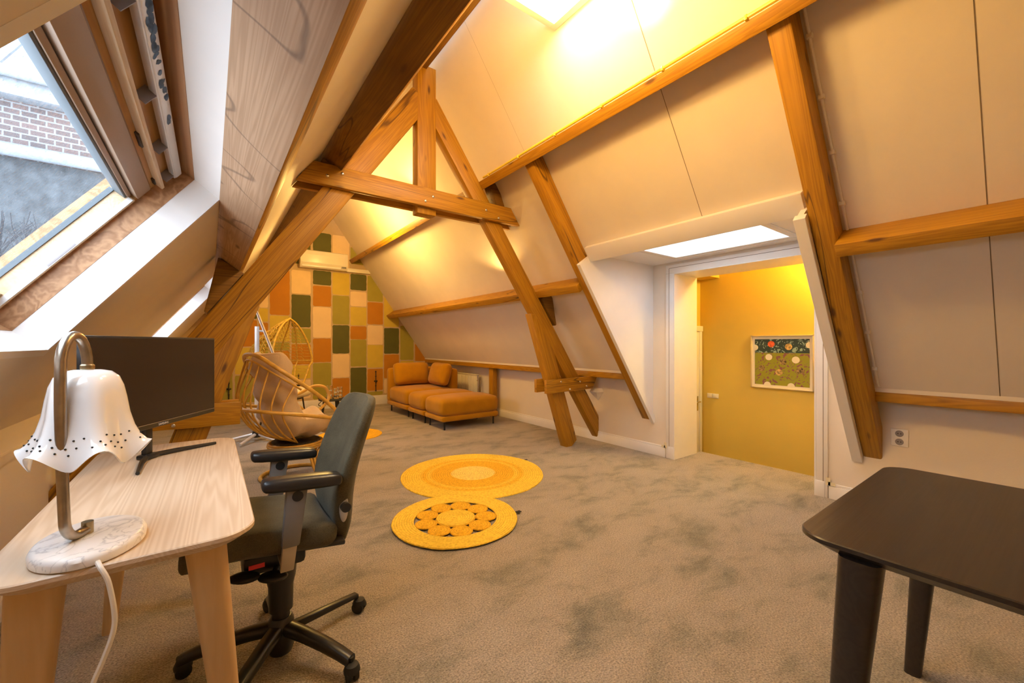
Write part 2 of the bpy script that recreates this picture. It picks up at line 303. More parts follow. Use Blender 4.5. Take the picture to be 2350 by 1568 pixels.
# ------------------------------------------------------------------ mesh builder
class MB:
    def __init__(s): s.v = []; s.f = []; s.mi = []
    def add(s, vs, fs, mi=0, X=None):
        o = len(s.v)
        s.v += [(X @ Vector(p)) if X is not None else Vector(p) for p in vs]
        s.f += [[i+o for i in f] for f in fs]; s.mi += [mi]*len(fs)
    def from_bm(s, bm, mi=0, X=None):
        bm.verts.index_update()
        s.add([v.co.copy() for v in bm.verts], [[v.index for v in f.verts] for f in bm.faces], mi, X); bm.free()
    def hexa(s, P, bevel=0., mi=0, seg=2, X=None):
        """8 corners: bottom ring 0-3 (ccw from above), top ring 4-7"""
        bm = bmesh.new(); vs = [bm.verts.new(p) for p in P]
        for f in ((3, 2, 1, 0), (4, 5, 6, 7), (0, 1, 5, 4), (1, 2, 6, 5), (2, 3, 7, 6), (3, 0, 4, 7)): bm.faces.new([vs[i] for i in f])
        bmesh.ops.recalc_face_normals(bm, faces=bm.faces)
        if bevel > 0: bmesh.ops.bevel(bm, geom=list(bm.edges), offset=bevel, segments=seg, profile=.5, affect='EDGES', clamp_overlap=True)
        s.from_bm(bm, mi, X)
    def box(s, c, d, bevel=0., mi=0, X=None, seg=2):
        x, y, z = c; a, b, h = d[0]/2, d[1]/2, d[2]/2
        s.hexa([(x-a, y-b, z-h), (x+a, y-b, z-h), (x+a, y+b, z-h), (x-a, y+b, z-h), (x-a, y-b, z+h), (x+a, y-b, z+h), (x+a, y+b, z+h), (x-a, y+b, z+h)], bevel, mi, seg, X)
    def span(s, a, b, bevel=0., mi=0, X=None):
        s.box([(a[i]+b[i])/2 for i in range(3)], [abs(b[i]-a[i]) for i in range(3)], bevel, mi, X)
    def prism(s, pts, to3, d0, d1, bevel=0., mi=0, X=None, seg=2):
        """extrude polygon pts (2d) from depth d0 to d1; to3(p, d) -> 3d"""
        bm = bmesh.new(); n = len(pts)
        a = [bm.verts.new(to3(p, d0)) for p in pts]; b = [bm.verts.new(to3(p, d1)) for p in pts]
        bm.faces.new(a); bm.faces.new(list(reversed(b)))
        for i in range(n): bm.faces.new([a[i], b[i], b[(i+1) % n], a[(i+1) % n]])
        bmesh.ops.recalc_face_normals(bm, faces=bm.faces)
        if bevel > 0: bmesh.ops.bevel(bm, geom=list(bm.edges), offset=bevel, segments=seg, profile=.5, affect='EDGES', clamp_overlap=True)
        s.from_bm(bm, mi, X)
    def tube(s, pts, r, n=10, closed=False, mi=0, X=None, caps=True, sq=None):
        pts = [Vector(p) for p in pts]; m = len(pts)
        rr = r if isinstance(r, (list, tuple)) else [r]*m
        tang = []
        for i in range(m):
            if closed: t = pts[(i+1) % m]-pts[i-1]
            else: t = pts[min(i+1, m-1)]-pts[max(i-1, 0)]
            tang.append(t.normalized())
        ref = Vector((0, 0, 1)) if abs(tang[0].z) < .9 else Vector((1, 0, 0))
        nrm = (ref-tang[0]*ref.dot(tang[0])).normalized(); vs = []
        for i in range(m):
            nrm = (nrm-tang[i]*nrm.dot(tang[i])).normalized(); bi = tang[i].cross(nrm)
            for k in range(n):
                a = 2*PI*k/n
                vs.append(pts[i]+(nrm*math.cos(a)*(sq or 1)+bi*math.sin(a))*rr[i])
        fs = []
        for i in range(m if closed else m-1):
            j = (i+1) % m
            for k in range(n): fs.append([i*n+k, i*n+(k+1) % n, j*n+(k+1) % n, j*n+k])
        if caps and not closed:
            fs.append(list(reversed(range(n)))); fs.append([(m-1)*n+k for k in range(n)])
        s.add(vs, fs, mi, X)
    def lathe(s, prof, n=32, mi=0, X=None, caps=True, rmod=None, sy=1.):
        vs = []; m = len(prof)
        for i, (r, z) in enumerate(prof):
            for k in range(n):
                a = 2*PI*k/n; q = r; zz = z
                if rmod: q, zz = rmod(i, r, z, a)
                vs.append((q*math.cos(a), q*math.sin(a)*sy, zz))
        fs = [[i*n+k, i*n+(k+1) % n, (i+1)*n+(k+1) % n, (i+1)*n+k] for i in range(m-1) for k in range(n)]
        if caps:
            fs.append(list(reversed(range(n)))); fs.append([(m-1)*n+k for k in range(n)])
        s.add(vs, fs, mi, X)
    def cyl(s, a, b, r, n=16, mi=0, X=None, r2=None): s.tube([a, b], [r, r if r2 is None else r2], n, False, mi, X)
    def cushion(s, c, d, r, puff=0., n=9, mi=0, X=None, fn=None):
        h = [x/2 for x in d]; vs = []; fs = []; idx = {}
        def put(u, v, w):
            k = (round(u, 5), round(v, 5), round(w, 5))
            if k in idx: return idx[k]
            p = Vector((u*h[0], v*h[1], w*h[2])); rr = min(r, min(h)*.999)
            q = Vector([max(-(h[i]-rr), min(h[i]-rr, p[i])) for i in range(3)]); e = p-q
            if e.length > 1e-9: p = q+e.normalized()*rr
            p.z += puff*(1-u*u)*(1-v*v)*w
            if fn: p = fn(p, u, v, w)
            idx[k] = len(vs); vs.append(p+Vector(c)); return idx[k]
        t = [math.sin((-1+2*i/n)*PI/2) for i in range(n+1)]
        for ax in range(3):
            for sg in (-1, 1):
                for i in range(n):
                    for j in range(n):
                        q = []
                        for a, b in ((t[i], t[j]), (t[i+1], t[j]), (t[i+1], t[j+1]), (t[i], t[j+1])):
                            p = [0, 0, 0]; p[ax] = sg; p[(ax+1) % 3] = a; p[(ax+2) % 3] = b; q.append(put(*p))
                        if sg < 0: q.reverse()
                        if len(set(q)) > 2: fs.append(list(dict.fromkeys(q)))
        s.add(vs, fs, mi, X)
    def ball(s, c, r, n=14, mi=0, X=None, sc=(1, 1, 1)):
        prof = [(max(1e-4, math.sin(PI*i/8))*r, -math.cos(PI*i/8)*r) for i in range(9)]
        T = Matrix.Translation(c) @ Matrix.Diagonal((sc[0], sc[1], sc[2], 1))
        s.lathe(prof, n, mi, (X @ T) if X is not None else T, caps=True)

def tag(o, label=None, cat=None, group=None, kind=None):
    if label: o['label'] = label
    if cat: o['category'] = cat
    if group: o['group'] = group
    if kind: o['kind'] = kind
    return o

def obj(name, mb, mats, parent=None, loc=(0, 0, 0), matrix=None, smooth=35., kind=None, **kw):
    me = bpy.data.meshes.new(name)
    me.from_pydata([tuple(v) for v in mb.v], [], mb.f); me.update()
    for m in (mats if isinstance(mats, (list, tuple)) else [mats]): me.materials.append(m)
    me.polygons.foreach_set('material_index', mb.mi)
    me.validate(); me.update()
    if smooth:
        me.shade_smooth(); me.set_sharp_from_angle(angle=math.radians(smooth))
    o = bpy.data.objects.new(name, me); COL.objects.link(o)
    if parent: o.parent = parent
    if matrix is not None: o.matrix_local = matrix
    else: o.location = loc
    return tag(o, kind=kind, **kw)

def thing(name, label, cat, loc=(0, 0, 0), rz=0., group=None):
    o = bpy.data.objects.new(name, None); COL.objects.link(o); o.empty_display_size = .1
    o.location = loc; o.rotation_euler = (0, 0, rz)
    return tag(o, label, cat, group)

def dup(root, loc, rz, label=None):
    r = root.copy(); COL.objects.link(r); r.location = loc; r.rotation_euler = (0, 0, rz)
    if label: r['label'] = label
    for ch in list(root.children):
        c = ch.copy(); COL.objects.link(c); c.parent = r
        for g in list(ch.children):
            d = g.copy(); COL.objects.link(d); d.parent = c
    return r

def frame(p0, p1, side):
    """matrix with local X from p0 to p1 and local Y close to side"""
    p0 = Vector(p0); x = (Vector(p1)-p0); L = x.length; x.normalize()
    y = Vector(side); y = (y-x*y.dot(x)).normalized(); z = x.cross(y)
    return Matrix(((x.x, y.x, z.x, p0.x), (x.y, y.y, z.y, p0.y), (x.z, y.z, z.z, p0.z), (0, 0, 0, 1))), L

def beam(name, p0, p1, side, w, d, mats, parent=None, bevel=.006, skew=(0, 0), off=(0, 0), facemat=None, **kw):
    """timber from p0 to p1, w across `side`, d across the third axis, origin line offset by off (side, third); ends skewed along the third axis"""
    Mx, L = frame(p0, p1, side); a, b = w/2, d/2; mb = MB(); oy, oz = off
    P = []
    for z in (-b, b):
        for x, y in ((0, -a), (1, -a), (1, a), (0, a)):
            P.append((x*L+(skew[1]*z if x else skew[0]*z), y+oy, z+oz))
    mb.hexa(P, bevel)
    o = obj(name, mb, mats, parent, matrix=Mx, smooth=40, **kw)
    if facemat:
        for p in o.data.polygons:
            if p.area > .01*L*min(w, d) and facemat(p.normal): p.material_index = 1
    return o

# ------------------------------------------------------------------ room dimensions
XR = 1.697; S = 1.43; SL = 1.29
YF = 8.75; YB = -1.7; XW = 4.19; XL = -.796
def zr(x): return 2.634+S*(1.12-(x-XR))
def zl(x): return 1.965+SL*(x-.036)
nr = math.hypot(1, S); nl = math.hypot(1, SL)
inR = Vector((-S/nr, 0, -1/nr)); upR = Vector((-1/nr, 0, S/nr))
inL = Vector((SL/nl, 0, -1/nl)); upL = Vector((1/nl, 0, SL/nl))
def PR(x, y, off=0.): return Vector((x, y, zr(x)))+inR*off
def PL(x, y, off=0.): return Vector((x, y, zl(x)))+inL*off

# ------------------------------------------------------------------ floor and walls
mb = MB(); mb.span((XL-.4, YB-.1, -.12), (XW, YF+.1, 0)); mb.span((XW, 1.255, -.12), (4.755, 2.592, 0))
obj('floor', mb, M['carpet'], kind='structure', smooth=0)

def slabR(mb, x0, x1, y0, y1, t=.05):
    P = []
    for off in (0, -t):
        for x, y in ((x0, y0), (x1, y0), (x1, y1), (x0, y1)): P.append(PR(x, y, off))
    mb.hexa(P)
def slabL(mb, x0, x1, y0, y1, t=.05):
    P = []
    for off in (0, -t):
        for x, y in ((x0, y0), (x1, y0), (x1, y1), (x0, y1)): P.append(PL(x, y, off))
    mb.hexa(P)
XD = 3.13   # top of the dormer on the slope
mb = MB()
slabR(mb, XR-.02, 4.02, YB, .98); slabR(mb, XR-.02, XD, .98, 2.90); slabR(mb, XR-.02, 4.02, 2.90, YF)
mb.span((3.98, YB, zr(4.0)), (4.63, .98, zr(4.0)+.05)); mb.span((3.98, 2.90, zr(4.0)), (4.63, YF, zr(4.0)+.05))
def jointR(y, x0, x1, hw=.0022):
    a = PR(x0, y, .0012); b = PR(x1, y, .0012); d = Vector((0, hw, 0))
    mb.add([a-d, b-d, b+d, a+d], [[0, 1, 2, 3]], 1)
jointR(1.657, 1.75, XD); jointR(.23, 1.75, 3.98); jointR(3.10, 1.75, 2.5, .0009)
obj('ceiling_right', mb, [M['panel'], M['groove']], kind='structure', smooth=0)

# left slope with two roof window openings
W1 = (.757, 2.31); W2 = (4.9, 6.5); WX = (-.50, .037)
mb = MB(); y = YB
slabL(mb, XL-.02, WX[0], YB, YF); slabL(mb, WX[1], XR+.02, YB, YF)
for a, b in ((YB, W1[0]), (W1[1], W2[0]), (W2[1], YF)): slabL(mb, WX[0], WX[1], a, b)
obj('ceiling_left', mb, M['panel'], kind='structure', smooth=0)

mb = MB(); mb.span((XL-.12, YB, 0), (XL, YF, zl(XL)+.02))
mb.span((XL, YB, .735), (XL+.022, YF, .775))
obj('wall_left', mb, M['plaster'], kind='structure', smooth=0)

mb = MB()
mb.span((XW, YB, 0), (4.63, .98, zr(4.0)+.01)); mb.span((XW, 2.90, 0), (4.63, YF, zr(4.0)+.01))
mb.span((XW, .98, 0), (4.63, 1.255, 2.22)); mb.span((XW, 2.592, 0), (4.63, 2.90, 2.22)); mb.span((XW, 1.255, 2.093), (4.63, 2.592, 2.22))
obj('wall_right', mb, M['plaster'], kind='structure', smooth=0)

gable = [(XL-.1, 0), (XW+.1, 0), (XW+.1, 1.0), (4.0, 1.0), (XR, 4.27), (XR-.03, 4.2), (XL-.1, zl(XL-.1)+.03)]
def G(p, d): return (p[0], d, p[1])
mb = MB(); mb.prism(gable, G, YB-.08, YB); obj('wall_back', mb, M['plaster'], kind='structure', smooth=0)

# far wall with the hand-painted rectangles
mb = MB(); mb.prism(gable, G, YF, YF+.1)
keys = ['O', 'W', 'D', 'L', 'Y']
cols = {
 'A0': ((.10, .32), [('L', 2.3, 1.9), ('W', 1.88, 1.4), ('Y', 1.38, .9), ('L', .88, .24)]),
 'A1': ((.355, .69), [('D', 2.3, 1.75), ('O', 1.73, 1.25), ('Y', 1.23, .75), ('L', .73, .24)]),
 'A': ((.722, .862), [('Y', 2.8, 2.36), ('W', 2.338, 1.964), ('Y', 1.95, 1.705), ('O', 1.69, 1.45), ('L', 1.43, .9), ('W', .88, .24)]),
 'B': ((.892, 1.218), [('D', 3.3, 2.72), ('O', 2.69, 1.84), ('Y', 1.825, 1.34), ('L', 1.325, 1.18), ('O', 1.162, .80), ('W', .78, .24)]),
 'C': ((1.249, 1.582), [('D', 3.3, 2.84), ('W', 2.714, 2.265), ('D', 2.245, 1.618), ('L', 1.595, 1.31), ('O', 1.29, .90), ('Y', .88, .62), ('W', .60, .24)]),
 'D': ((1.623, 1.957), [('D', 3.50, 2.80), ('D', 2.745, 2.466), ('O', 2.445, 2.04), ('W', 2.025, 1.42), ('O', 1.403, .932), ('L', .917, .20)]),
 'E': ((1.983, 2.308), [('W', 3.50, 2.80), ('Y', 2.74, 2.294), ('L', 2.278, 1.692), ('D', 1.677, 1.1), ('W', 1.085, .611), ('O', .596, .20)]),
 'F': ((2.332, 2.656), [('L', 3.3, 2.95), ('D', 2.75, 2.414), ('W', 2.383, 2.079), ('Y', 2.063, 1.68), ('O', 1.664, 1.392), ('L', 1.383, .827), ('D', .802, .23)]),
 'G': ((2.675, 3.007), [('L', 2.74, 2.203), ('O', 2.18, 1.712), ('W', 1.689, 1.28), ('Y', 1.272, .789), ('O', .763, .30), ('L', .275, .20)]),
 'H': ((3.031, 3.366), [('Y', 2.4, 1.665), ('D', 1.642, 1.079), ('O', 1.062, .55), ('W', .53, .22)]),
 'I': ((3.394, 3.706), [('L', 1.70, .936), ('Y', .912, .60), ('D', .58, .22)]),
 'J': ((3.743, 4.05), [('O', 1.30, .905), ('W', .88, .5), ('L', .48, .22)])}
rnd = random.Random(3)
for k, ((x0, x1), rows) in cols.items():
    for c, z1, z0 in rows:
        r = .028; pts = []
        for cx, cz, a0 in ((x1-r, z1-r, 0), (x0+r, z1-r, 90), (x0+r, z0+r, 180), (x1-r, z0+r, 270)):
            for i in range(5):
                a = math.radians(a0+i*22.5); pts.append([cx+r*math.cos(a), cz+r*math.sin(a)])
        out = []
        for i in range(len(pts)):     # brushy edges
            p, q = pts[i], pts[(i+1) % len(pts)]
            n = max(1, int(math.hypot(q[0]-p[0], q[1]-p[1])/.05))
            for j in range(n):
                t = j/n; out.append((p[0]+(q[0]-p[0])*t+rnd.uniform(-.0035, .0035), p[1]+(q[1]-p[1])*t+rnd.uniform(-.0035, .0035)))
        out.reverse()
        mb.add([(p[0], YF-.0015, p[1]) for p in out], [list(range(len(out)))], 1+keys.index(c))
obj('wall_far', mb, [plain('grout_paint', (.56, .41, .235), .8, noise=.05, nscale=6)]+[PAINT[k] for k in keys], kind='structure', smooth=0)

# skirtings, door casing and other fixed trim
mb = MB()
for a, b in ((YB, 1.165), (2.695, YF)):
    mb.span((XW-.016, a, 0), (XW, b, .105), .002); mb.span((XW-.010, a, .105), (XW, b, .128), .003)
obj('baseboard_right', mb, M['white'], kind='structure')
mb = MB(); mb.span((XL, YF-.02, 0), (XW, YF, .19), .004); obj('baseboard_far', mb, M['white'], kind='structure')
mb = MB(); mb.span((XL, YB, 0), (XL+.014, YF, .10), .003); obj('baseboard_left', mb, M['white'], kind='structure')
mb = MB()      # casing of the stair opening
for y0, y1, yi in ((2.592, 2.687, 2.592), (1.172, 1.255, 1.255)):
    mb.span((XW-.018, y0, 0), (XW, y1, 2.092), .003)
mb.span((XW-.018, 1.172, 2.093), (XW, 2.687, 2.186), .003)
for y in (2.645, 1.203): mb.span((XW-.0195, y-.002, .13), (XW-.0185, y+.002, 2.148), 0, 1)
mb.span((XW-.0195, 1.203, 2.1485), (XW-.0185, 2.645, 2.1525), 0, 1)
for y0, y1 in ((2.588, 2.66), (1.192, 1.259)): mb.span((XW-.024, y0, 0), (XW-.01, y1, .135), .003)
# lining of the opening
mb.span((XW-.018, 2.580, 0), (4.645, 2.592, 2.093)); mb.span((XW-.018, 1.255, 0), (4.645, 1.267, 2.093)); mb.span((XW-.018, 1.267, 2.081), (4.645, 2.58, 2.093))
obj('trim_1', mb, [M['white'], M['groove']], kind='structure')
mb = MB()      # tape corners left on the casing
for y in (2.690, 1.168):
    sgn = 1 if y > 2 else -1
    mb.span((XW-.0225, y-.016, .112), (XW-.0215, y+.016, .175)); mb.span((XW-.0225, y, .112), (XW-.0215, y+sgn*.05, .140))
obj('trim_2', mb, M['tape'], kind='structure', smooth=0)

# dormer over the stair opening
ZD = 2.216
SKX = (3.398, 3.998); SKY = (1.385, 2.455)
mb = MB()
for a, b in (((XD-.02, .98), (SKX[0], 2.90)), ((SKX[1], .98), (4.63, 2.90)), ((SKX[0], .98), (SKX[1], SKY[0])), ((SKX[0], SKY[1]), (SKX[1], 2.90))):
    mb.span((a[0], a[1], ZD), (b[0], b[1], ZD+.06))
h = .30; g = .006
for a, b in (((SKX[0]-.03, SKY[0]-.03), (SKX[0]+g, SKY[1]+.03)), ((SKX[1]-g, SKY[0]-.03), (SKX[1]+.03, SKY[1]+.03)), ((SKX[0]+g, SKY[0]-.03), (SKX[1]-g, SKY[0]+g)), ((SKX[0]+g, SKY[1]-g), (SKX[1]-g, SKY[1]+.03))):
    mb.span((a[0], a[1], ZD+.003), (b[0], b[1], ZD+h))
obj('ceiling_dormer', mb, M['white'], kind='structure', smooth=0)
w4 = thing('window_3', None, None, (0, 0, 0)); tag(w4, kind='structure')
mb = MB(); mb.span((SKX[0], SKY[0], ZD+h-.02), (SKX[1], SKY[1], ZD+h-.012)); obj('pane', mb, M['glass_clean'], w4, smooth=0)
mb = MB(); f = .03; e = .07
for a, b in (((SKX[0]-e, SKY[0]-e), (SKX[0]-e+f, SKY[1]+e)), ((SKX[1]+e-f, SKY[0]-e), (SKX[1]+e, SKY[1]+e)), ((SKX[0]-e, SKY[0]-e), (SKX[1]+e, SKY[0]-e+f)), ((SKX[0]-e, SKY[1]+e-f), (SKX[1]+e, SKY[1]+e))):
    mb.span((a[0], a[1], ZD-.006), (b[0], b[1], ZD), .002)
obj('window_frame', mb, M['white'], w4)
# cheeks: solid boards following the slope
cheek = [(2.955, 2.094), (3.165, 2.235), (XW+.02, 2.235), (XW+.02, .38)]
mb = MB(); mb.prism(cheek, G, 2.862, 2.90); mb.prism([(2.94, 2.083), (2.975, 2.118), (4.21, .42), (4.175, .36)], G, 2.838, 2.88, .003)
obj('trim_3', mb, M['white'], kind='structure', smooth=0)
cheekR = [(2.985, 2.085), (3.165, 2.235), (XW+.02, 2.235), (XW+.02, .37)]
mb = MB(); mb.prism(cheekR, G, .975, 1.01); mb.prism([(2.955, 2.078), (2.99, 2.113), (4.21, .40), (4.175, .35)], G, .945, 1.012, .003)
obj('trim_4', mb, M['white'], kind='structure', smooth=0)
# lip board along the top of the dormer
mb = MB()
a0 = PR(3.045, 0, .025); a1 = PR(3.155, 0, .025)
P = [(3.155, .985, 2.20), (3.19, .985, 2.216), (3.19, 2.895, 2.216), (3.155, 2.895, 2.20)]
d = inR*.022
A, B = PR(3.06, 0, 0), PR(3.15, 0, 0)
P = []
for q in (A, B):
    for o_, y in ((-.02, .99), (.045, .99), (.045, 2.862), (-.02, 2.862)):
        v = q+inR*o_; P.append((v.x, y, v.z))
mb.hexa(P, .003)
obj('trim_5', mb, M['white'], kind='structure', smooth=30)

# stairwell behind the opening
mb = MB(); mb.span((5.2, .4, -1.8), (5.3, 3.0, 2.7)); obj('wall_stair', mb, M['yellow_wall'], kind='structure', smooth=0)
mb = MB(); mb.span((4.63, 2.842, -1.8), (5.2, 2.94, 2.7)); mb.span((4.63, .4, -1.8), (5.2, .5, 2.7)); mb.span((4.5, .4, -1.8), (4.6, 2.94, -.12)); mb.span((4.55, .4, 2.1), (4.63, 2.94, 2.7)); mb.span((4.55, .4, -.12), (4.63, 1.255, 2.2)); mb.span((4.55, 2.592, -.12), (4.63, 2.94, 2.2))
obj('wall_stairwell', mb, M['yellow_wall'], kind='structure', smooth=0)
mb = MB(); mb.span((4.55, .4, 2.62), (5.3, 2.94, 2.7)); mb.span((4.63, 2.592, 2.135), (5.2, 2.842, 2.62)); obj('ceiling_stair', mb, M['yellow_wall'], kind='structure', smooth=0)
mb = MB()
for i in range(6): mb.span((4.6, .5+.3*i, -1.75), (5.2, .8+.3*i, -1.57+.18*i))
mb.span((4.6, 2.3, -1.75), (5.2, 2.842, -.52))
obj('floor_stair', mb, M['carpet'], kind='structure', smooth=0)
dr = thing('door_1', None, None, (0, 0, 0)); tag(dr, kind='structure')
mb = MB(); mb.span((4.66, 2.818, -.52), (5.13, 2.842, 1.46), .003); obj('door_leaf', mb, M['white'], dr)
mb = MB(); mb.span((5.13, 2.808, -.52), (5.19, 2.842, 1.52), .003); mb.span((4.64, 2.80, 1.46), (5.195, 2.842, 1.53), .003); obj('door_frame', mb, M['white'], dr)
mb = MB(); mb.span((5.065, 2.812, .43), (5.10, 2.818, .62), .002); mb.cyl((5.082, 2.818, .55), (5.082, 2.77, .55), .008); mb.cyl((5.082, 2.772, .55), (4.99, 2.772, .55), .008); obj('door_handle', mb, M['steel'], dr)

# ------------------------------------------------------------------ timber frame
T = M['timber']
tr = thing('roof_truss', 'varnished pine truss with king post, collar ties and crossed leg posts', 'truss', (XR, 3.76, 0))
def tloc(p): return Vector(p)-Vector((XR, 3.76, 0))
def tbeam(name, a, b, side, w, d, **k): return beam(name, tloc(a), tloc(b), side, w, d, T, tr, **k)
# principals: outer line |dx| = .765 + (2.83-z)/1.43 , inner line .52
for sx in (-1, 1):
    def PT(off, z): return (XR+sx*(off+(2.83-z)/1.43), 3.76, z)
    c = .645
    if sx > 0: tbeam('principal_rafter', PT(c, 3.70), PT(c, .04), (0, 1, 0), .12, .185, bevel=.022)
    else: tbeam('principal_rafter', PT(c, 3.70), PT(c, .04), (0, 1, 0), .12, .215, bevel=.012, off=(0, -.012))
    # leg post
    t_, f_ = (1.432, 2.003) if sx > 0 else (1.478, 2.025)
    tbeam('leg_post', (XR+sx*t_, 3.76, 1.64), (XR+sx*f_, 3.76, .001), (0, 1, 0), .115, .198, bevel=.008, skew=(sx*.5, -sx*.34))
    # clamp planks low on the legs
    for yy in (3.665, 3.85):
        o_ = tbeam('clamp_plank', (XR+sx*1.515, yy, .782), (XR+sx*2.36, yy, .797), (0, 1, 0), .045, .162, bevel=.004, skew=(0, .55*sx))
        if yy < 3.7:
            mbb = MB()
            for q in (.17, .33, .66): pass
    for (dx, zz) in ((1.75, .835), (1.90, .735), (2.08, .82), (2.2, .755)):
        mbb = MB(); mbb.ball((0, 0, 0), .014, 10, 0, None, (1, .6, 1)); obj('bolt', mbb, M['steel'], tr, loc=tloc((XR+sx*dx, 3.642, zz)))
    # cleats under the purlins
    for poly in ([(1.649, 1.937), (1.489, 1.836), (1.715, 1.521), (1.732, 1.535)], [(.842, 3.079), (.75, 3.03), (.84, 2.83), (.948, 2.83)]):
        mbb = MB(); mbb.prism([(sx*p[0], p[1]) for p in poly], lambda p, d: (p[0], d, p[1]), -.055, .065, .004)
        obj('cleat', mbb, M['timber_dark'], tr)
tbeam('king_post', (XR+.008, 3.76, 4.02), (XR+.008, 3.76, 2.565), (0, 1, 0), .125, .195, bevel=.006)
for yy in (3.668, 3.852):
    w_ = .052
    sk = 1/1.43
    a = (XR-1.08, yy, 2.712); b = (XR+1.05, yy, 2.717)
    tbeam('collar_tie', a, b, (0, 1, 0), w_, .178, bevel=.004, skew=(sk, -sk))
for (x, z) in ((.785, 2.70), (.905, 2.745), (1.665, 2.672), (1.745, 2.73), (2.36, 2.72), (2.52, 2.665)):
    mbb = MB(); mbb.ball((0, 0, 0), .015, 10, 0, None, (1, .6, 1)); obj('bolt', mbb, M['steel'], tr, loc=tloc((x, 3.641, z)))

def purlin(name, side, x, depth, thick, y0, y1, mats, label, fm=None, off0=0.):
    """timber lying on a slope, upper arris of its panel side at x"""
    P, inn, up = (PR, inR, upR) if side > 0 else (PL, inL, upL)
    a = P(x, y0, depth/2+off0)-up*(side*thick/2); b = P(x, y1, depth/2+off0)-up*(side*thick/2)
    return beam(name, a, b, inn, depth, thick, mats, bevel=.004, facemat=fm, label=label, cat='beam', group='roof purlins')
purlin('purlin', 1, 2.465, .20, .085, YB, YF, M['timber'], 'upper pine purlin carrying a yellow light tube on the right slope')
purlin('purlin', 1, 3.243, .20, .085, 3.02, YF, M['timber'], 'middle pine purlin on the right slope from leg truss to painted wall')
purlin('purlin', 1, 3.243, .215, .085, YB, .83, M['timber'], 'pine purlin across the slope above the wall socket')
def knee(y0, y1, label):
    a = Vector((4.06, y0, .912)); b = Vector((4.06, y1, .912))
    return beam('purlin', a, b, (1, 0, 0), .15, .085, M['timber'], bevel=.004, label=label, cat='beam', group='roof purlins')
knee(3.02, YF, 'thin pine wall plate along the knee wall above sofa and radiator')
knee(YB, .83, 'thin pine wall plate just above the wall socket')
purlin('purlin', -1, .033, .186, .07, YB, YF, [M['timber'], M['timber_raw']], 'pale rough-sawn purlin beside the open roof window',
       lambda n: n.z > .5)
purlin('purlin', -1, .748, .187, .07, YB, YF, [M['timber'], M['timber_dark']], 'dark knotty purlin high on the left slope', lambda n: n.z > .5)
beam('ridge_beam', (XR-.06, YB, 4.07), (XR-.06, YF, 4.07), (1, 0, 0), .13, .17, M['timber_dark'], bevel=.004, label='dark ridge beam at the roof apex above the king post', cat='beam')
def raft(y0, y1, x0, x1, dep, label, sk=(0, 0)):
    ym = (y0+y1)/2
    a = PR(x0, ym, dep/2); b = PR(x1, ym, dep/2)
    return beam('rafter', a, b, (0, 1, 0), y1-y0, dep, M['timber'], bevel=.012, label=label, cat='beam', group='rafters beside the dormer', skew=sk)
raft(2.905, 3.02, 2.495, 4.33, .155, 'pine rafter left of the dormer, next to the white cheek board', (0, -.0))
raft(.828, .945, 2.485, 4.33, .155, 'pine rafter right of the doorway with white cable beside it')
mb = MB(); mb.span((-.045, -.065, 0), (.045, .065, .87), .004)
tag(obj('post', mb, M['ash_leg'] and wood('post_pine', (.50, .25, .010), (.30, .125, .003), axis=2, rough=.45), loc=(4.08, 6.08, 0)), 'short pine post under the wall plate behind the ottoman', 'post')

# light tube and cable on the slopes
lt = thing('light_tube', 'bright yellow tube clipped along the top of the upper purlin', 'light tube', (0, 0, 0))
q0 = PR(2.465, YB+.1, .196)+upR*.016; q1 = PR(2.465, 3.60, .196)+upR*.016
mb = MB(); mb.tube([q0.lerp(q1, i/20) for i in range(21)], .011, 8); obj('tube', mb, M['rope'], lt)
for i in range(7):
    p = PR(2.465, .5+i*.5, .196)+upR*.012; mb = MB(); mb.box((0, 0, 0), (.03, .016, .03), .004); obj('clip', mb, M['rope'], lt, loc=p)
cb = thing('cable', 'thin white conduit clipped to the slope along the right rafter', 'cable', (0, 0, 0))
mb = MB(); a = PR(2.50, .806, .009); b = PR(3.965, .806, .009); mb.tube([a.lerp(b, i/12) for i in range(13)], .008, 8); obj('conduit', mb, M['whitecable'], cb)
for i in range(8):
    p = a.lerp(b, (i+.5)/8); mb = MB(); mb.box((0, 0, 0), (.026, .03, .026), .004); obj('clip', mb, M['whitecable'], cb, loc=p)

# square lamp box high on the right slope
lp = thing('ceiling_lamp', 'square white light box fixed high on the right slope', 'lamp', (1.78, 1.97, 3.66))
mb = MB(); o_, i_ = .31, .26
for a, b in (((-o_, -o_), (-i_, o_)), ((i_, -o_), (o_, o_)), ((-i_, -o_), (i_, -i_)), ((-i_, i_), (i_, o_))): mb.span((a[0], a[1], 0), (b[0], b[1], .06), .002)
mb.span((-o_, -o_, .06), (.1, o_, .08))
obj('housing', mb, M['white'], lp)
mb = MB(); mb.span((-i_, -i_, .03), (i_, i_, .05)); obj('diffuser', mb, M['lampface'], lp, smooth=0)

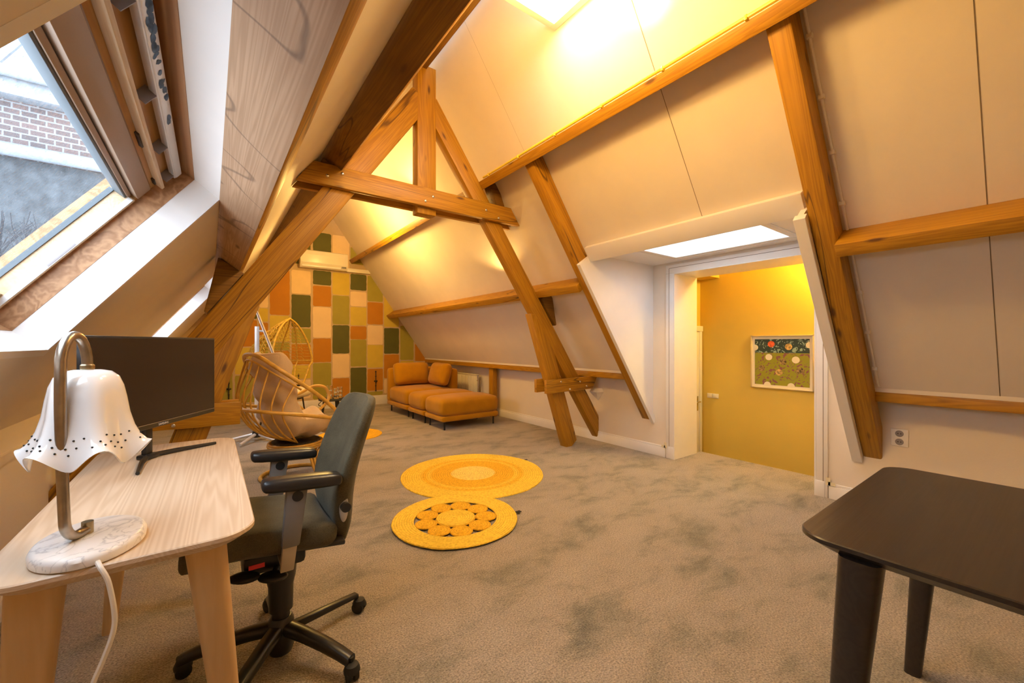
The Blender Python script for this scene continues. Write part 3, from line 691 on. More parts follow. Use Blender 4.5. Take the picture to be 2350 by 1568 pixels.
# ------------------------------------------------------------------ roof windows
def PW(r, y, t):
    """point of the left window: r down the slope from the top of the opening, t outwards"""
    return Vector((WX[1], y, zl(WX[1])))-upL*r-inL*t
LW = (WX[1]-WX[0])*nl
def wbox(mb, r0, r1, y0, y1, t0, t1, bevel=0., mi=0):
    P = [PW(r0, y0, t0), PW(r1, y0, t0), PW(r1, y1, t0), PW(r0, y1, t0), PW(r0, y0, t1), PW(r1, y0, t1), PW(r1, y1, t1), PW(r0, y1, t1)]
    mb.hexa(P, bevel, mi)
def ring(mb, r0, r1, y0, y1, w, t0, t1, mi=0, bevel=0.):
    """four bars just outside the given rectangle"""
    wbox(mb, r0-w, r0, y0-w, y1+w, t0, t1, bevel, mi); wbox(mb, r1, r1+w, y0-w, y1+w, t0, t1, bevel, mi)
    wbox(mb, r0, r1, y0-w, y0, t0, t1, bevel, mi); wbox(mb, r0, r1, y1, y1+w, t0, t1, bevel, mi)
def roof_window(n, ya, yb, full):
    w = thing('window_%d' % n, None, None, (0, 0, 0)); tag(w, kind='structure')
    mb = MB(); ring(mb, .004, LW-.004, ya+.004, yb-.004, .03, -.0006, .114, 0); obj('reveal', mb, M['white'], w, smooth=0)
    mb = MB(); ring(mb, .006, LW-.006, ya+.006, yb-.006, .03, .114, .30); obj('lining', mb, M['veneer'], w, smooth=0)
    # frame
    mb = MB()
    wbox(mb, .006, .150, ya+.006, yb-.006, .185, .22); wbox(mb, LW-.05, LW-.006, ya+.006, yb-.006, .185, .22)
    wbox(mb, .15, LW-.05, ya+.006, ya+.025, .185, .22); wbox(mb, .15, LW-.05, yb-.025, yb-.006, .185, .22)
    obj('window_frame', mb, M['amber_wood'], w, smooth=0)
    mb = MB()                                             # sash
    wbox(mb, .158, .222, ya+.025, yb-.025, .178, .235, .002, 0); wbox(mb, .226, .243, ya+.03, yb-.03, .20, .24, .003, 0)
    wbox(mb, .222, .226, ya+.03, yb-.03, .21, .24, 0, 1); wbox(mb, .243, .252, ya+.03, yb-.03, .205, .25, .002, 2)
    obj('sash_rail', mb, [M['sash'], M['hole'], M['gasket']], w, smooth=30)
    mb = MB()
    wbox(mb, .235, LW-.05, yb-.036, yb-.025, .18, .26, 0, 0); wbox(mb, LW-.10, LW-.05, ya+.03, yb-.03, .205, .26, 0, 0)
    wbox(mb, .235, LW-.05, ya+.025, ya+.036, .18, .26, 0, 0)
    wbox(mb, .24, LW-.06, yb-.040, yb-.036, .182, .20, 0, 1); wbox(mb, .25, LW-.10, yb-.044, yb-.036, .245, .262, 0, 2)
    obj('sash_side', mb, [M['pale_wood'], M['alu'], M['gasket']], w, smooth=0)
    mb = MB(); wbox(mb, .235, LW-.06, ya+.03, yb-.03, .255, .262); obj('pane', mb, M['glass'], w, smooth=0)
    if full:
        mb = MB()                                         # control bar with its brackets and the ventilation flap
        wbox(mb, .030, .062, ya+.02, yb-.055, .146, .158, .004, 0); wbox(mb, .060, .066, ya+.02, yb-.055, .149, .172, .001, 0)
        bar = obj('control_bar', mb, M['alu'], w)
        for yy in (1.15, 1.55, 1.93, 2.24):
            mb = MB(); wbox(mb, .062, .105, yy-.014, yy-.011, .150, .186, 0, 0); wbox(mb, .050, .085, yy-.011, yy+.016, .176, .179, 0, 0); obj('bracket', mb, M['frost'], bar, smooth=0)
        mb = MB(); rr = random.Random(5)
        for i in range(26):
            yy = 1.15+.60*rr.random()**1.3; s_ = .004+.011*rr.random()
            c = PW(.040+.012*rr.random(), yy, .1452); u_ = Vector((0, 1, 0)); v_ = upL
            pts = []
            for k in range(9):
                a = 2*PI*k/9; q = s_*(.6+.6*rr.random()); pts.append(c+u_*q*1.6*math.cos(a)+v_*min(q, .008)*math.sin(a))
            mb.add(pts, [list(range(9))])
        obj('paint_stain', mb, M['bluepaint'], bar, smooth=0)
        mb = MB(); wbox(mb, .1165, .131, ya+.02, yb-.03, .152, .186, .003, 0); obj('wood_rail', mb, M['pale_wood'], w)
        mb = MB(); wbox(mb, .131, .138, 1.75, 1.86, .174, .186, .001); wbox(mb, .131, .138, 2.20, 2.26, .174, .186, .001); obj('catch', mb, M['iron'], w)
        mb = MB(); wbox(mb, .50, .62, yb-.0415, yb-.040, .184, .198, .0005); obj('sticker_plate', mb, M['frost'], w)
roof_window(1, W1[0], W1[1], True)
roof_window(2, W2[0], W2[1], False)

# ------------------------------------------------------------------ outside, seen through the roof window
bd = thing('brick_building', 'brick building with pale roof sheets seen through the roof window', 'building', (-6.2, 14., 0))
mb = MB(); mb.span((-6, 0, -5), (4.6, 5, 6.75)); obj('wall', mb, M['brick'], bd, smooth=0)
mb = MB(); mb.span((-6.2, -.35, 6.75), (4.9, .1, 7.25), .02); obj('fascia', mb, M['fascia'], bd)
mb = MB(); mb.cyl((-6.2, -.45, 7.2), (4.9, -.45, 7.2), .12); obj('gutter', mb, M['fascia'], bd)
mb = MB(); mb.cyl((-6.2, -.3, 5.55), (4.9, -.3, 5.55), .14); obj('pipe', mb, M['fascia'], bd)
mb = MB()
for i in range(14):
    x = -6.2+i*.8; mb.hexa([(x, -.4, 7.25), (x+.74, -.4, 7.25), (x+.74, 4, 11.2), (x, 4, 11.2), (x, -.4, 7.33), (x+.74, -.4, 7.33), (x+.74, 4, 11.28), (x, 4, 11.28)])
obj('roof_sheet', mb, M['sheet'], bd, smooth=0)
mb = MB(); mb.span((-5.9, -.06, -5), (4.55, 0, 5.45)); obj('lower_wall', mb, M['slate'], bd, smooth=0)
tre = thing('bare_tree', 'bare dark branches below the brick building outside', 'tree', (-3.4, 12.6, -2.))
mb = MB(); rr = random.Random(11)
def branch(p, d, L, r, lvl):
    q = p+d*L; mb.tube([p, p.lerp(q, .5)+Vector((rr.uniform(-.05, .05), rr.uniform(-.05, .05), 0)), q], [r, r*.85, r*.65], 5)
    if lvl <= 0: return
    for i in range(3):
        dd = (d+Vector((rr.uniform(-.8, .8), rr.uniform(-.4, .4), rr.uniform(-.1, .7)))).normalized()
        branch(p.lerp(q, rr.uniform(.5, 1)), dd, L*rr.uniform(.6, .8), r*.62, lvl-1)
branch(Vector((0, 0, 0)), Vector((.05, 0, 1)), 2.6, .12, 5)
obj('branches', mb, plain('dark_bark', (.035, .035, .04), .9, noise=.2), tre)

# ------------------------------------------------------------------ white desk
def rounded(x0, x1, y0, y1, r, n=6):
    pts = []
    for cx, cy, a0 in ((x1-r, y1-r, 0), (x0+r, y1-r, 90), (x0+r, y0+r, 180), (x1-r, y0+r, 270)):
        for i in range(n+1):
            a = math.radians(a0+90*i/n); pts.append((cx+r*math.cos(a), cy+r*math.sin(a)))
    return pts
def boat(pts, cx, cy, kx, ky, hx, hy):
    out = []
    for x, y in pts:
        u, v = (x-cx)/hx, (y-cy)/hy
        out.append((x-kx*u*abs(v)**2, y-ky*v*abs(u)**2))
    return out
def table_top(x0, x1, y0, y1, z0, z1, r, inset):
    mb = MB(); outer = boat(rounded(x0, x1, y0, y1, r, 8), (x0+x1)/2, (y0+y1)/2, .012, .012, (x1-x0)/2, (y1-y0)/2)
    cx, cy = (x0+x1)/2, (y0+y1)/2
    def shrink(k): return [(cx+(x-cx)*(1-2*k/(x1-x0)), cy+(y-cy)*(1-2*k/(y1-y0))) for x, y in outer]
    rings_ = [(shrink(.003), z1), (outer, z1-.003), (outer, z1-.013), (shrink(inset), z0)]
    n = len(outer); vs = []; fs = []
    for pts, z in rings_: vs += [(p[0], p[1], z) for p in pts]
    fs.append(list(range(n))); fs.append(list(reversed(range(3*n, 4*n))))
    for k in range(3):
        for i in range(n): fs.append([k*n+i, (k+1)*n+i, (k+1)*n+(i+1) % n, k*n+(i+1) % n])
    mb.add(vs, fs); return mb
ZT = .80
dk = thing('desk', 'pale ash desk with tapered splayed legs under the roof window', 'desk', (-.15, 1.98, 0))
obj('tabletop', table_top(-.268, .262, -.695, .695, ZT-.036, ZT, .085, .028), M['ash_top'], dk, smooth=30)
def leg_mb(top, foot, rt, rb, h, sq=1.):
    mb = MB(); n = 16; vs = []; fs = []
    K = 7
    for i in range(K):
        t = i/(K-1); c = Vector(top).lerp(Vector(foot), t); r = rt+(rb-rt)*t
        for k in range(n):
            a = 2*PI*k/n; ca, sa = math.cos(a), math.sin(a)
            e = 2/3.2
            vs.append((c.x+r*math.copysign(abs(ca)**e, ca), c.y+r*sq*math.copysign(abs(sa)**e, sa), c.z))
    for i in range(K-1):
        for k in range(n): fs.append([i*n+(k+1) % n, i*n+k, (i+1)*n+k, (i+1)*n+(k+1) % n])
    fs.append(list(range(n))); fs.append(list(reversed(range((K-1)*n, K*n))))
    mb.add(vs, fs); return mb
for sx in (-1, 1):
    for sy in (-1, 1):
        obj('leg', leg_mb((sx*.150-.01, sy*.615, ZT-.03), (sx*.215, sy*.575, 0), .046, .024, 0), M['ash_leg'], dk, smooth=50)
mb = MB(); mb.span((-.12, -.52, ZT-.062), (.10, .52, ZT-.034), .004); obj('cross_rail', mb, M['ash_leg'], dk)

# ------------------------------------------------------------------ desk lamp
lm = thing('table_lamp', 'white ruffled porcelain lamp with brass arm on oval marble base on the ash desk', 'lamp', (-.235, 1.425, ZT))
mb = MB(); prof = [(.096, 0), (.101, .004), (.102, .018), (.098, .026), (.092, .029), (.001, .0295)]
mb.lathe(prof, 48, sy=1.38); obj('base', mb, M['marble'], lm, smooth=40)
bx, by = -.010, .018
mb = MB(); mb.cyl((bx, by, .028), (bx, by, .058), .0115, 16); obj('socket', mb, M['brass'], lm)
dv = Vector((-.36, -.93, 0)); Ls = .078
pts = []
P0 = Vector((bx, by, .044))
def lampP(a, z): return Vector((bx, by, 0))+dv*a+Vector((0, 0, z))
for i in range(9):          # bottom bend
    t = i/8*PI/2; pts.append(lampP(.03+.042*math.sin(t), .040+.048-.048*math.cos(t) if i else .040))
for i in range(1, 8): pts.append(lampP(.072+.012*math.sin(i/7*PI*.5), .088+(.40-.088)*i/7))
for i in range(1, 13):      # hook over to the shade
    t = i/12*PI; pts.append(lampP(.042+.042*math.cos(t), .445+.075*math.sin(t)))
pts.append(lampP(0, .435)); pts = [lampP(.004, .040)]+pts
for k, p in enumerate(pts): pass
mb = MB(); mb.tube(pts, .0105, 14); obj('arm', mb, M['nickel'], lm)
sh_o = lampP(0, 0)
prof = [(.008, .436), (.026, .4355), (.044, .431), (.058, .418), (.066, .395), (.071, .365), (.076, .325), (.084, .290), (.094, .262), (.104, .243), (.110, .232)]
def ruff(i, r, z, a):
    k = max(0., (i-2)/8.); w = math.cos(6*a+.9)
    return r*(1+.05*w*min(1, k*2.2)*(1-.3*k)+.09*k**3*w), z+.022*w*k**4-.004*k**3
inner = [(r-.004, z-.002) for r, z in reversed(prof[1:])]
full = prof+inner
NP = len(prof)
def ruff2(i, r, z, a):
    j = i if i < NP else (2*NP-1-i)
    return ruff(j, r, z, a)
mb = MB(); mb.lathe(full, 96, rmod=ruff2, caps=False)
shade = obj('shade', mb, M['porcelain'], lm, loc=(sh_o.x, sh_o.y, 0), smooth=60)
mb = MB()
for row, (jr, zz) in enumerate(((7.35, 0), (7.9, 0), (8.4, 0))):
    for k in range(30):
        if (k+row) % 5 == 4: continue
        a = 2*PI*(k+.33*row)/30; j = int(jr); f_ = jr-j
        r0, z0 = prof[j]; r1, z1 = prof[j+1]
        A_ = ruff(j, r0, z0, a); B_ = ruff(j+1, r1, z1, a)
        r = A_[0]*(1-f_)+B_[0]*f_+.0006; z = A_[1]*(1-f_)+B_[1]*f_
        mb.ball((r*math.cos(a), r*math.sin(a), z), .0022, 8)
obj('perforation', mb, M['hole'], shade, kind='stuff')
mb = MB(); mb.lathe([(.012, .436), (.0135, .438), (.0135, .446), (.011, .449)], 20); obj('collar', mb, M['brass'], lm, loc=(sh_o.x, sh_o.y, 0))
cd = MB()
cp = [(-.215, 1.335, .808), (-.205, 1.30, .808), (-.196, 1.272, .803), (-.182, 1.264, .77), (-.172, 1.262, .70), (-.174, 1.262, .655), (-.19, 1.262, .60), (-.206, 1.262, .555), (-.225, 1.265, .48), (-.25, 1.28, .30), (-.26, 1.32, .10), (-.25, 1.38, .012), (-.22, 1.5, .010)]
def smooth_path(P, n=6):
    P = [Vector(p) for p in P]; out = []
    for i in range(len(P)-1):
        a, b, c, d = P[max(i-1, 0)], P[i], P[i+1], P[min(i+2, len(P)-1)]
        for k in range(n):
            t = k/n; out.append(.5*((2*b)+(c-a)*t+(2*a-5*b+4*c-d)*t*t+(3*b-a-3*c+d)*t**3))
    out.append(P[-1]); return out
cd.tube(smooth_path(cp), .0052, 8); tag(obj('lamp_cord', cd, M['whitecable']), 'white flex hanging from the marble lamp over the desk edge', 'cord')

# ------------------------------------------------------------------ monitor
mr0 = Vector((.020, 2.647, 0)); ml0 = Vector((-.348, 2.02, 0))
md = (mr0-ml0).normalized(); Wm = (mr0-ml0).length; mn = Vector((md.y, -md.x, 0))
ang = math.atan2(md.y, md.x); mc = (mr0+ml0)/2
mo = thing('monitor', 'large switched-off black computer monitor on a V-shaped stand on the desk', 'monitor', (mc.x, mc.y, ZT), ang)
zb, zt = .943-ZT, 1.329-ZT
mb = MB(); mb.span((-Wm/2, 0, zb), (Wm/2, .03, zt), .004); mb.span((-.2, .03, zb+.06), (.2, .055, zt-.07), .008); obj('casing', mb, M['black_plastic'], mo)
mb = MB(); mb.span((-Wm/2+.009, -.0012, zb+.022), (Wm/2-.009, .002, zt-.009)); obj('screen', mb, M['screen'], mo, smooth=0)
mb = MB(); mb.span((-Wm/2+.006, -.0018, zb+.0195), (Wm/2-.006, .001, zb+.0212)); obj('trim_strip', mb, M['strap_metal'], mo, smooth=0)
mb = MB()
for sx in (-1, 1):
    mb.tube([(sx*.015, .055, .012), (sx*.10, .012, .011), (sx*.24, -.075, .007)], [.011, .010, .007], 8)
mb.box((0, .06, .012), (.07, .05, .02), .006)
obj('stand_foot', mb, M['black_plastic'], mo)
mb = MB(); mb.span((-.02, .055, .01), (.02, .075, zb+.12), .004); obj('stand_neck', mb, M['black_plastic'], mo)
def text_mesh(name, s, size, mat, parent, matrix, depth=.0006):
    cu = bpy.data.curves.new(name, 'FONT'); cu.body = s; cu.size = size; cu.extrude = depth; cu.align_x = 'CENTER'
    t = bpy.data.objects.new('tmp_text', cu); COL.objects.link(t)
    dg = bpy.context.evaluated_depsgraph_get(); me = bpy.data.meshes.new_from_object(t.evaluated_get(dg))
    bpy.data.objects.remove(t); me.name = name; me.materials.clear(); me.materials.append(mat)
    o = bpy.data.objects.new(name, me); COL.objects.link(o); o.parent = parent; o.matrix_local = matrix; return o
text_mesh('lettering', 'SAMSUNG', .013, M['letters'], mo, Matrix.Translation((-.0, -.0022, zb+.006)) @ Matrix.Rotation(PI/2, 4, 'X'))

# ------------------------------------------------------------------ office chair
ch = thing('office_chair', 'worn grey-green office swivel chair with black armrests at the ash desk', 'office chair', (.237, 1.934, 0))
H0 = Vector((.237, 1.934, 0))
# backrest lofted from world-space side profile
sec = [(.447, .456, .030, .095), (.463, .445, .045, .135), (.53, .452, .078, .165), (.62, .446, .088, .205), (.70, .458, .080, .222), (.78, .478, .072, .228), (.87, .507, .068, .226), (.95, .536, .066, .218), (1.01, .557, .060, .205), (1.045, .570, .048, .185), (1.066, .578, .026, .155)]
mb = MB(); n = 40; vs = []; fs = []
for z, x, t, hw in sec:
    for k in range(n):
        a = 2*PI*k/n; ca, sa = math.cos(a), math.sin(a); e = 2/3.4
        yy = hw*math.copysign(abs(sa)**e, sa); xx = t/2*1.12*math.copysign(abs(ca)**e, ca)
        xx -= .045*(yy/max(hw, .01))**2*(hw/.22)**2-.015
        vs.append((x+xx-H0.x, yy+.01, z))
for i in range(len(sec)-1):
    for k in range(n): fs.append([i*n+k, i*n+(k+1) % n, (i+1)*n+(k+1) % n, (i+1)*n+k])
fs.append(list(reversed(range(n)))); fs.append([(len(sec)-1)*n+k for k in range(n)])
mb.add(vs, fs)
back = obj('backrest', mb, M['grey_cloth'], ch, smooth=70)
mod = back.modifiers.new('s', 'SUBSURF'); mod.levels = 1; mod.render_levels = 1
for sy in (-1, 1):
    mb = MB(); X = Matrix.Translation((.437-H0.x, .01+sy*.205, .636)) @ Matrix.Rotation(sy*PI/2, 4, 'X') @ Matrix.Diagonal((.018, .062, .008, 1))
    mb.ball((0, 0, 0), 1., 20, 0, X); pl = obj('side_plate', mb, M['silver'], ch)
    mb = MB(); mb.cyl((.440-H0.x, .01+sy*.208, .640), (.440-H0.x, .01+sy*.232, .640), .019, 18); obj('knob', mb, M['black_plastic'], pl)
# seat
def seatfn(p, u, v, w):
    q = p.copy(); q.z -= .032*max(0, -u)**3*1.0; q.z += .018*(abs(v)**2)*(1 if w > 0 else .3)
    return q
mb = MB(); X = Matrix.Translation((.165-H0.x, .01, .557)) @ Matrix.Rotation(math.radians(7), 4, 'Y')
mb.cushion((0, 0, 0), (.50, .46, .088), .042, .010, 12, 0, X, seatfn); obj('seat', mb, M['grey_cloth'], ch, smooth=70)
mb = MB(); mb.span((-.17, -.19, .487), (.15, .21, .508), .008, 0, Matrix.Translation((0, 0, .012)) @ Matrix.Rotation(math.radians(7), 4, 'Y')); obj('seat_shell', mb, M['black_plastic'], ch)
mb = MB(); mb.hexa([(.05, -.05, .43), (.25, -.04, .475), (.25, .06, .475), (.05, .07, .43), (.05, -.05, .455), (.25, -.04, .505), (.25, .06, .505), (.05, .07, .455)], .006); obj('back_bar', mb, M['grey_plastic'], ch)
for sy, xo in ((-1, 0), (1, 0)):
    yc = .01+sy*.235
    mb = MB(); mb.cushion((.283-H0.x, yc, .778), (.272, .088, .046), .02, .004, 8, 0, None, lambda p, u, v, w: Vector((p.x, p.y*(1-.12*u*u), p.z+.010*(-u)))); arm = obj('armrest', mb, M['black_plastic'], ch, smooth=60)
    mb = MB(); mb.hexa([(.210-H0.x, yc-.016, .545), (.270-H0.x, yc-.016, .545), (.270-H0.x, yc+.016, .545), (.210-H0.x, yc+.016, .545), (.226-H0.x, yc-.019, .762), (.298-H0.x, yc-.019, .762), (.298-H0.x, yc+.019, .762), (.226-H0.x, yc+.019, .762)], .008)
    ps = obj('arm_post', mb, M['grey_plastic'], ch)
    mb = MB(); mb.cyl((.262-H0.x, yc-.021, .733), (.262-H0.x, yc+.021, .733), .019, 18); obj('button', mb, M['dark_rubber'], ps)
    mb = MB(); mb.hexa([(.206-H0.x, yc-.012, .46), (.250-H0.x, yc-.012, .46), (.250-H0.x, yc+.012, .46), (.206-H0.x, yc+.012, .46), (.214-H0.x, yc-.012, .55), (.262-H0.x, yc-.012, .55), (.262-H0.x, yc+.012, .55), (.214-H0.x, yc+.012, .55)], .003)
    mb.span((-.025, min(yc, 0), .462), (.015, max(yc, 0), .474), .002)
    obj('strap', mb, M['strap_metal'], ch)
mb = MB(); mb.box((-.03, 0, .445), (.22, .20, .075), .02); mb.box((.02, 0, .42), (.12, .12, .06), .02); obj('mechanism', mb, M['black_plastic'], ch)
for c in ((-.135, -.135, .435), (-.045, -.15, .415)):
    mb = MB(); mb.ball((0, 0, 0), 1., 18, 0, Matrix.Translation(c) @ Matrix.Rotation(.15, 4, 'Y') @ Matrix.Diagonal((.052, .04, .016, 1))); mb.cyl((c[0], c[1], c[2]), (c[0]+.05, 0, .44), .010); obj('lever', mb, M['black_plastic'], ch)
mb = MB(); mb.span((-.125, -.185, .478), (-.075, -.183, .494)); obj('tag', mb, M['red'], ch, smooth=0)
mb = MB(); mb.lathe([(.028, .06), (.034, .07), (.034, .20), (.045, .20), (.047, .30), (.056, .34), (.060, .40), (.05, .41)], 24); obj('column', mb, M['black_plastic'], ch)
mb = MB(); mb.lathe([(.02, .022), (.042, .025), (.05, .05), (.052, .10), (.048, .155), (.038, .17), (.02, .172)], 24); obj('hub', mb, M['black_plastic'], ch)
for k in range(5):
    a = math.radians(-54.5+72*k); ca, sa = math.cos(a), math.sin(a); R_ = .352
    if k == 1:
        mb = MB(); X = Matrix.Rotation(a, 4, 'Z'); mb.hexa([(.04, -.014, .085), (.35, -.013, .070), (.35, .013, .070), (.04, .014, .085), (.04, -.014, .118), (.35, -.013, .092), (.35, .013, .092), (.04, .014, .118)], .003, 0, 2, X)
        for q in (.12, .20, .28): mb.box((q, 0, .108-.084*q*.8+.004), (.03, .012, .006), .002, 0, X)
    else:
        mb = MB(); pts = [(.035, .125), (.12, .118), (.22, .102), (.30, .083), (.352, .066)]
        n_ = 12; vs = []; fs = []
        for i, (r, z) in enumerate(pts):
            w = .030-.006*i/4; hh = .028-.002*i
            for j in range(n_):
                t = 2*PI*j/n_; c_, s_ = math.cos(t), math.sin(t)
                yy = w*math.copysign(abs(c_)**.7, c_); zz = hh*math.copysign(abs(s_)**.8, s_)
                vs.append((r*ca-yy*sa, r*sa+yy*ca, z+zz))
        for i in range(4):
            for j in range(n_): fs.append([i*n_+j, i*n_+(j+1) % n_, (i+1)*n_+(j+1) % n_, (i+1)*n_+j])
        fs.append(list(reversed(range(n_)))); fs.append([4*n_+j for j in range(n_)]); mb.add(vs, fs)
    lg = obj('base_leg', mb, M['black_plastic'], ch, smooth=60)
    mb = MB(); wx, wy = R_*ca, R_*sa; th = a+[.9, .5, 2., -1.1, 1.4][k]; tx, ty = math.cos(th), math.sin(th)
    cx_, cy_ = wx+.012*ty, wy-.012*tx
    for sg in (-1, 1): mb.cyl((cx_+tx*sg*.006, cy_+ty*sg*.006, .027), (cx_+tx*sg*.022, cy_+ty*sg*.022, .027), .027, 18)
    mb.lathe([(.03, 0), (.031, .01), (.024, .027), (.01, .031)], 14, 0, Matrix.Translation((cx_, cy_, .032)))
    mb.cyl((wx, wy, .04), (wx, wy, .08), .009)
    obj('caster', mb, M['dark_rubber'], lg, smooth=45)

# ------------------------------------------------------------------ black table
bt = thing('black_table', 'black stained wooden table with rounded corners beside the doorway wall', 'table', (1.755, .095, 0))
obj('tabletop', table_top(-.505, .505, -.345, .345, ZT-.038, ZT, .075, .035), M['black_wood'], bt, smooth=30)
for sx in (-1, 1):
    for sy in (-1, 1):
        obj('leg', leg_mb((sx*.455, sy*.20, ZT-.03), (sx*.475, sy*.255, 0), .044, .025, 0), M['black_wood'], bt, smooth=50)

# ------------------------------------------------------------------ rugs
def braid(mb, r0, r1, pitch, h, n=96, wob=.0, X=None):
    k = max(1, int(round((r1-r0)/pitch))); p = (r1-r0)/k; prof = [(max(r0, .001), 0)]
    for i in range(k):
        for t in (.12, .3, .5, .7, .88): prof.append((r0+p*(i+t), h*(.55+.45*math.sin(PI*t))))
    prof.append((r1, 0))
    ph = random.random()*6
    def rm(i, r, z, a):
        w = wob*(math.sin(5*a+ph)+.5*math.sin(11*a+2*ph)+.4*math.sin(41*a)) * (r/r1)**3
        return r*(1+w), z
    mb.lathe(prof, n, 0, X, caps=False, rmod=rm)
Yl = (.88, .58, .06); Yd = (.80, .44, .025); Yc = (.88, .64, .15)
rm1 = rug_mat('jute_rings', [(0, Yc), (.21, Yc), (.225, Yd), (.40, Yd), (.43, Yl), (.48, Yd), (.52, Yl), (.9, Yl)], .70/33)
rm2 = rug_mat('jute_flower', [(0, Yl), (.12, Yl), (.16, Yd), (.27, Yd), (.30, Yl), (.9, Yl)])
mb = MB(); braid(mb, 0, .70, .021, .011, 128, .004)
rg = thing('jute_rug', 'large round yellow jute rug with pale centre, the bigger of the two joined rugs', 'rug', (2.11, 3.50, .001), 0, 'jute rugs'); obj('braid', mb, rm1, rg, smooth=60)
mb = MB(); mb.span((.69, .05, .002), (.74, .075, .005)); obj('label_loop', mb, M['dark_rubber'], rg, smooth=0)
rg2 = thing('jute_rug', 'smaller round yellow jute rug with a cut-out ring of petals', 'rug', (1.455, 2.66, .012), 0, 'jute rugs')
mb = MB(); braid(mb, .30, .455, .017, .010, 112, .005); obj('outer_ring', mb, rm2, rg2, smooth=60)
mb = MB(); braid(mb, 0, .145, .016, .010, 56, .004); obj('centre_disc', mb, rm2, rg2, smooth=60)
for k in range(9):
    a = 2*PI*k/9+.2; mb = MB(); braid(mb, 0, .079, .014, .009, 40, .01); obj('petal', mb, rug_mat('jute_petal', [(0, Yd), (.9, Yd)]) if k == 0 else bpy.data.materials['jute_petal'], rg2, loc=(.222*math.cos(a), .222*math.sin(a), .0005), smooth=60)
mb = MB(); mb.span((.42, -.20, .0), (.46, -.17, .004)); obj('label_loop', mb, M['dark_rubber'], rg2, smooth=0)
rg3 = thing('jute_rug', 'round orange jute rug mostly hidden behind the grey office chair', 'rug', (1.60, 6.02, .001), 0, 'jute rugs')
mb = MB(); braid(mb, 0, .43, .02, .010, 80, .005); obj('braid', mb, rug_mat('jute_orange', [(0, Yd), (.9, Yd)]), rg3, smooth=60)

# ------------------------------------------------------------------ sofa modules
OV = M['ochre_velvet']
def legs4(t, xs, ys, h=.13):
    for x in xs:
        for y in ys:
            mb = MB(); mb.cyl((x, y, 0), (x, y, h), .013, 10); obj('leg', mb, M['black_plastic'], t)
def ottoman(name, label, y0, y1, group):
    t = thing(name, label, 'ottoman', (3.27, (y0+y1)/2, 0), 0, group); d = y1-y0
    mb = MB(); mb.cushion((0, 0, .168), (1.02, d-.012, .085), .03, 0, 8); obj('base', mb, OV, t, smooth=60)
    mb = MB(); mb.cushion((0, 0, .335), (1.04, d, .26), .085, .035, 10); obj('cushion', mb, OV, t, smooth=60)
    legs4(t, (-.44, .44), (-d/2+.07, d/2-.07))
    return t
o1 = ottoman('ottoman', 'ochre velvet ottoman module nearest the leg post, free of cushions', 5.45, 6.09, 'ochre ottomans')
o2 = dup(o1, (3.27, 6.455, 0), 0, 'ochre velvet ottoman module between armless seat and front ottoman')
sf = thing('corner_seat', 'ochre velvet corner seat module with two low backs at the painted wall', 'sofa', (3.27, 7.32, 0))
mb = MB(); mb.cushion((0, 0, .17), (1.02, .99, .09), .03, 0, 8); obj('base', mb, OV, sf, smooth=60)
mb = MB(); mb.cushion((-.06, -.06, .345), (.91, .885, .27), .08, .03, 10); obj('seat_cushion', mb, OV, sf, smooth=60)
mb = MB(); mb.cushion((0, .44, .50), (1.03, .15, .66), .06, .0, 9); obj('backrest', mb, OV, sf, smooth=60)
mb = MB(); mb.cushion((.45, -.03, .50), (.15, .94, .66), .06, .0, 9); obj('backrest', mb, OV, sf, smooth=60)
legs4(sf, (-.44, .44), (-.42, .42))
def pil(p, u, v, w): return Vector((p.x, p.y, p.z))
mb = MB(); mb.cushion((0, 0, 0), (.70, .42, .17), .075, .05, 10, 0, Matrix.Rotation(math.radians(76), 4, 'X'))
tag(obj('sofa_cushion', mb, OV, loc=(3.15, 7.535, .725), smooth=60), 'wide ochre back cushion leaning toward the painted wall', 'cushion', 'sofa back cushions')
mb = MB(); mb.cushion((0, 0, 0), (.42, .62, .17), .075, .055, 10, 0, Matrix.Rotation(math.radians(-74), 4, 'Y'))
tag(obj('sofa_cushion', mb, OV, loc=(3.52, 7.06, .725), smooth=60), 'ochre back cushion leaning toward the radiator', 'cushion', 'sofa back cushions')

# ------------------------------------------------------------------ rattan swivel chair
RA = M['rattan']
rc = thing('rattan_chair', 'rattan swivel armchair with hooped slat back on a ring base', 'armchair', (.68, 4.50, 0), math.radians(18))
rim = [(-.41, 0, 1.205), (-.39, -.17, 1.175), (-.30, -.30, 1.075), (-.13, -.385, .93), (.08, -.405, .755), (.25, -.375, .59), (.35, -.29, .455), (.37, -.14, .385), (.375, 0, .37)]
rimf = rim+[(x, -y, z) for x, y, z in reversed(rim[1:-1])]
def closed_path(P, n=5):
    P = [Vector(p) for p in P]; out = []; m = len(P)
    for i in range(m):
        a, b, c, d = P[i-1], P[i], P[(i+1) % m], P[(i+2) % m]
        for k in range(n):
            t = k/n; out.append(.5*((2*b)+(c-a)*t+(2*a-5*b+4*c-d)*t*t+(3*b-a-3*c+d)*t**3))
    return out
mb = MB(); mb.tube(closed_path(rimf), .0185, 10, True); obj('hoop', mb, RA, rc, smooth=60)
inn_ = [Vector(p)*1.0 for p in smooth_path([(-.40, -.20, 1.10), (-.41, 0, 1.145), (-.40, .20, 1.10)], 8)]
mb = MB(); mb.tube(smooth_path([(-.13, -.36, .88), (-.32, -.275, 1.03), (-.425, 0, 1.155), (-.32, .275, 1.03), (-.13, .36, .88)], 8), .009, 8); obj('inner_hoop', mb, RA, rc, smooth=60)
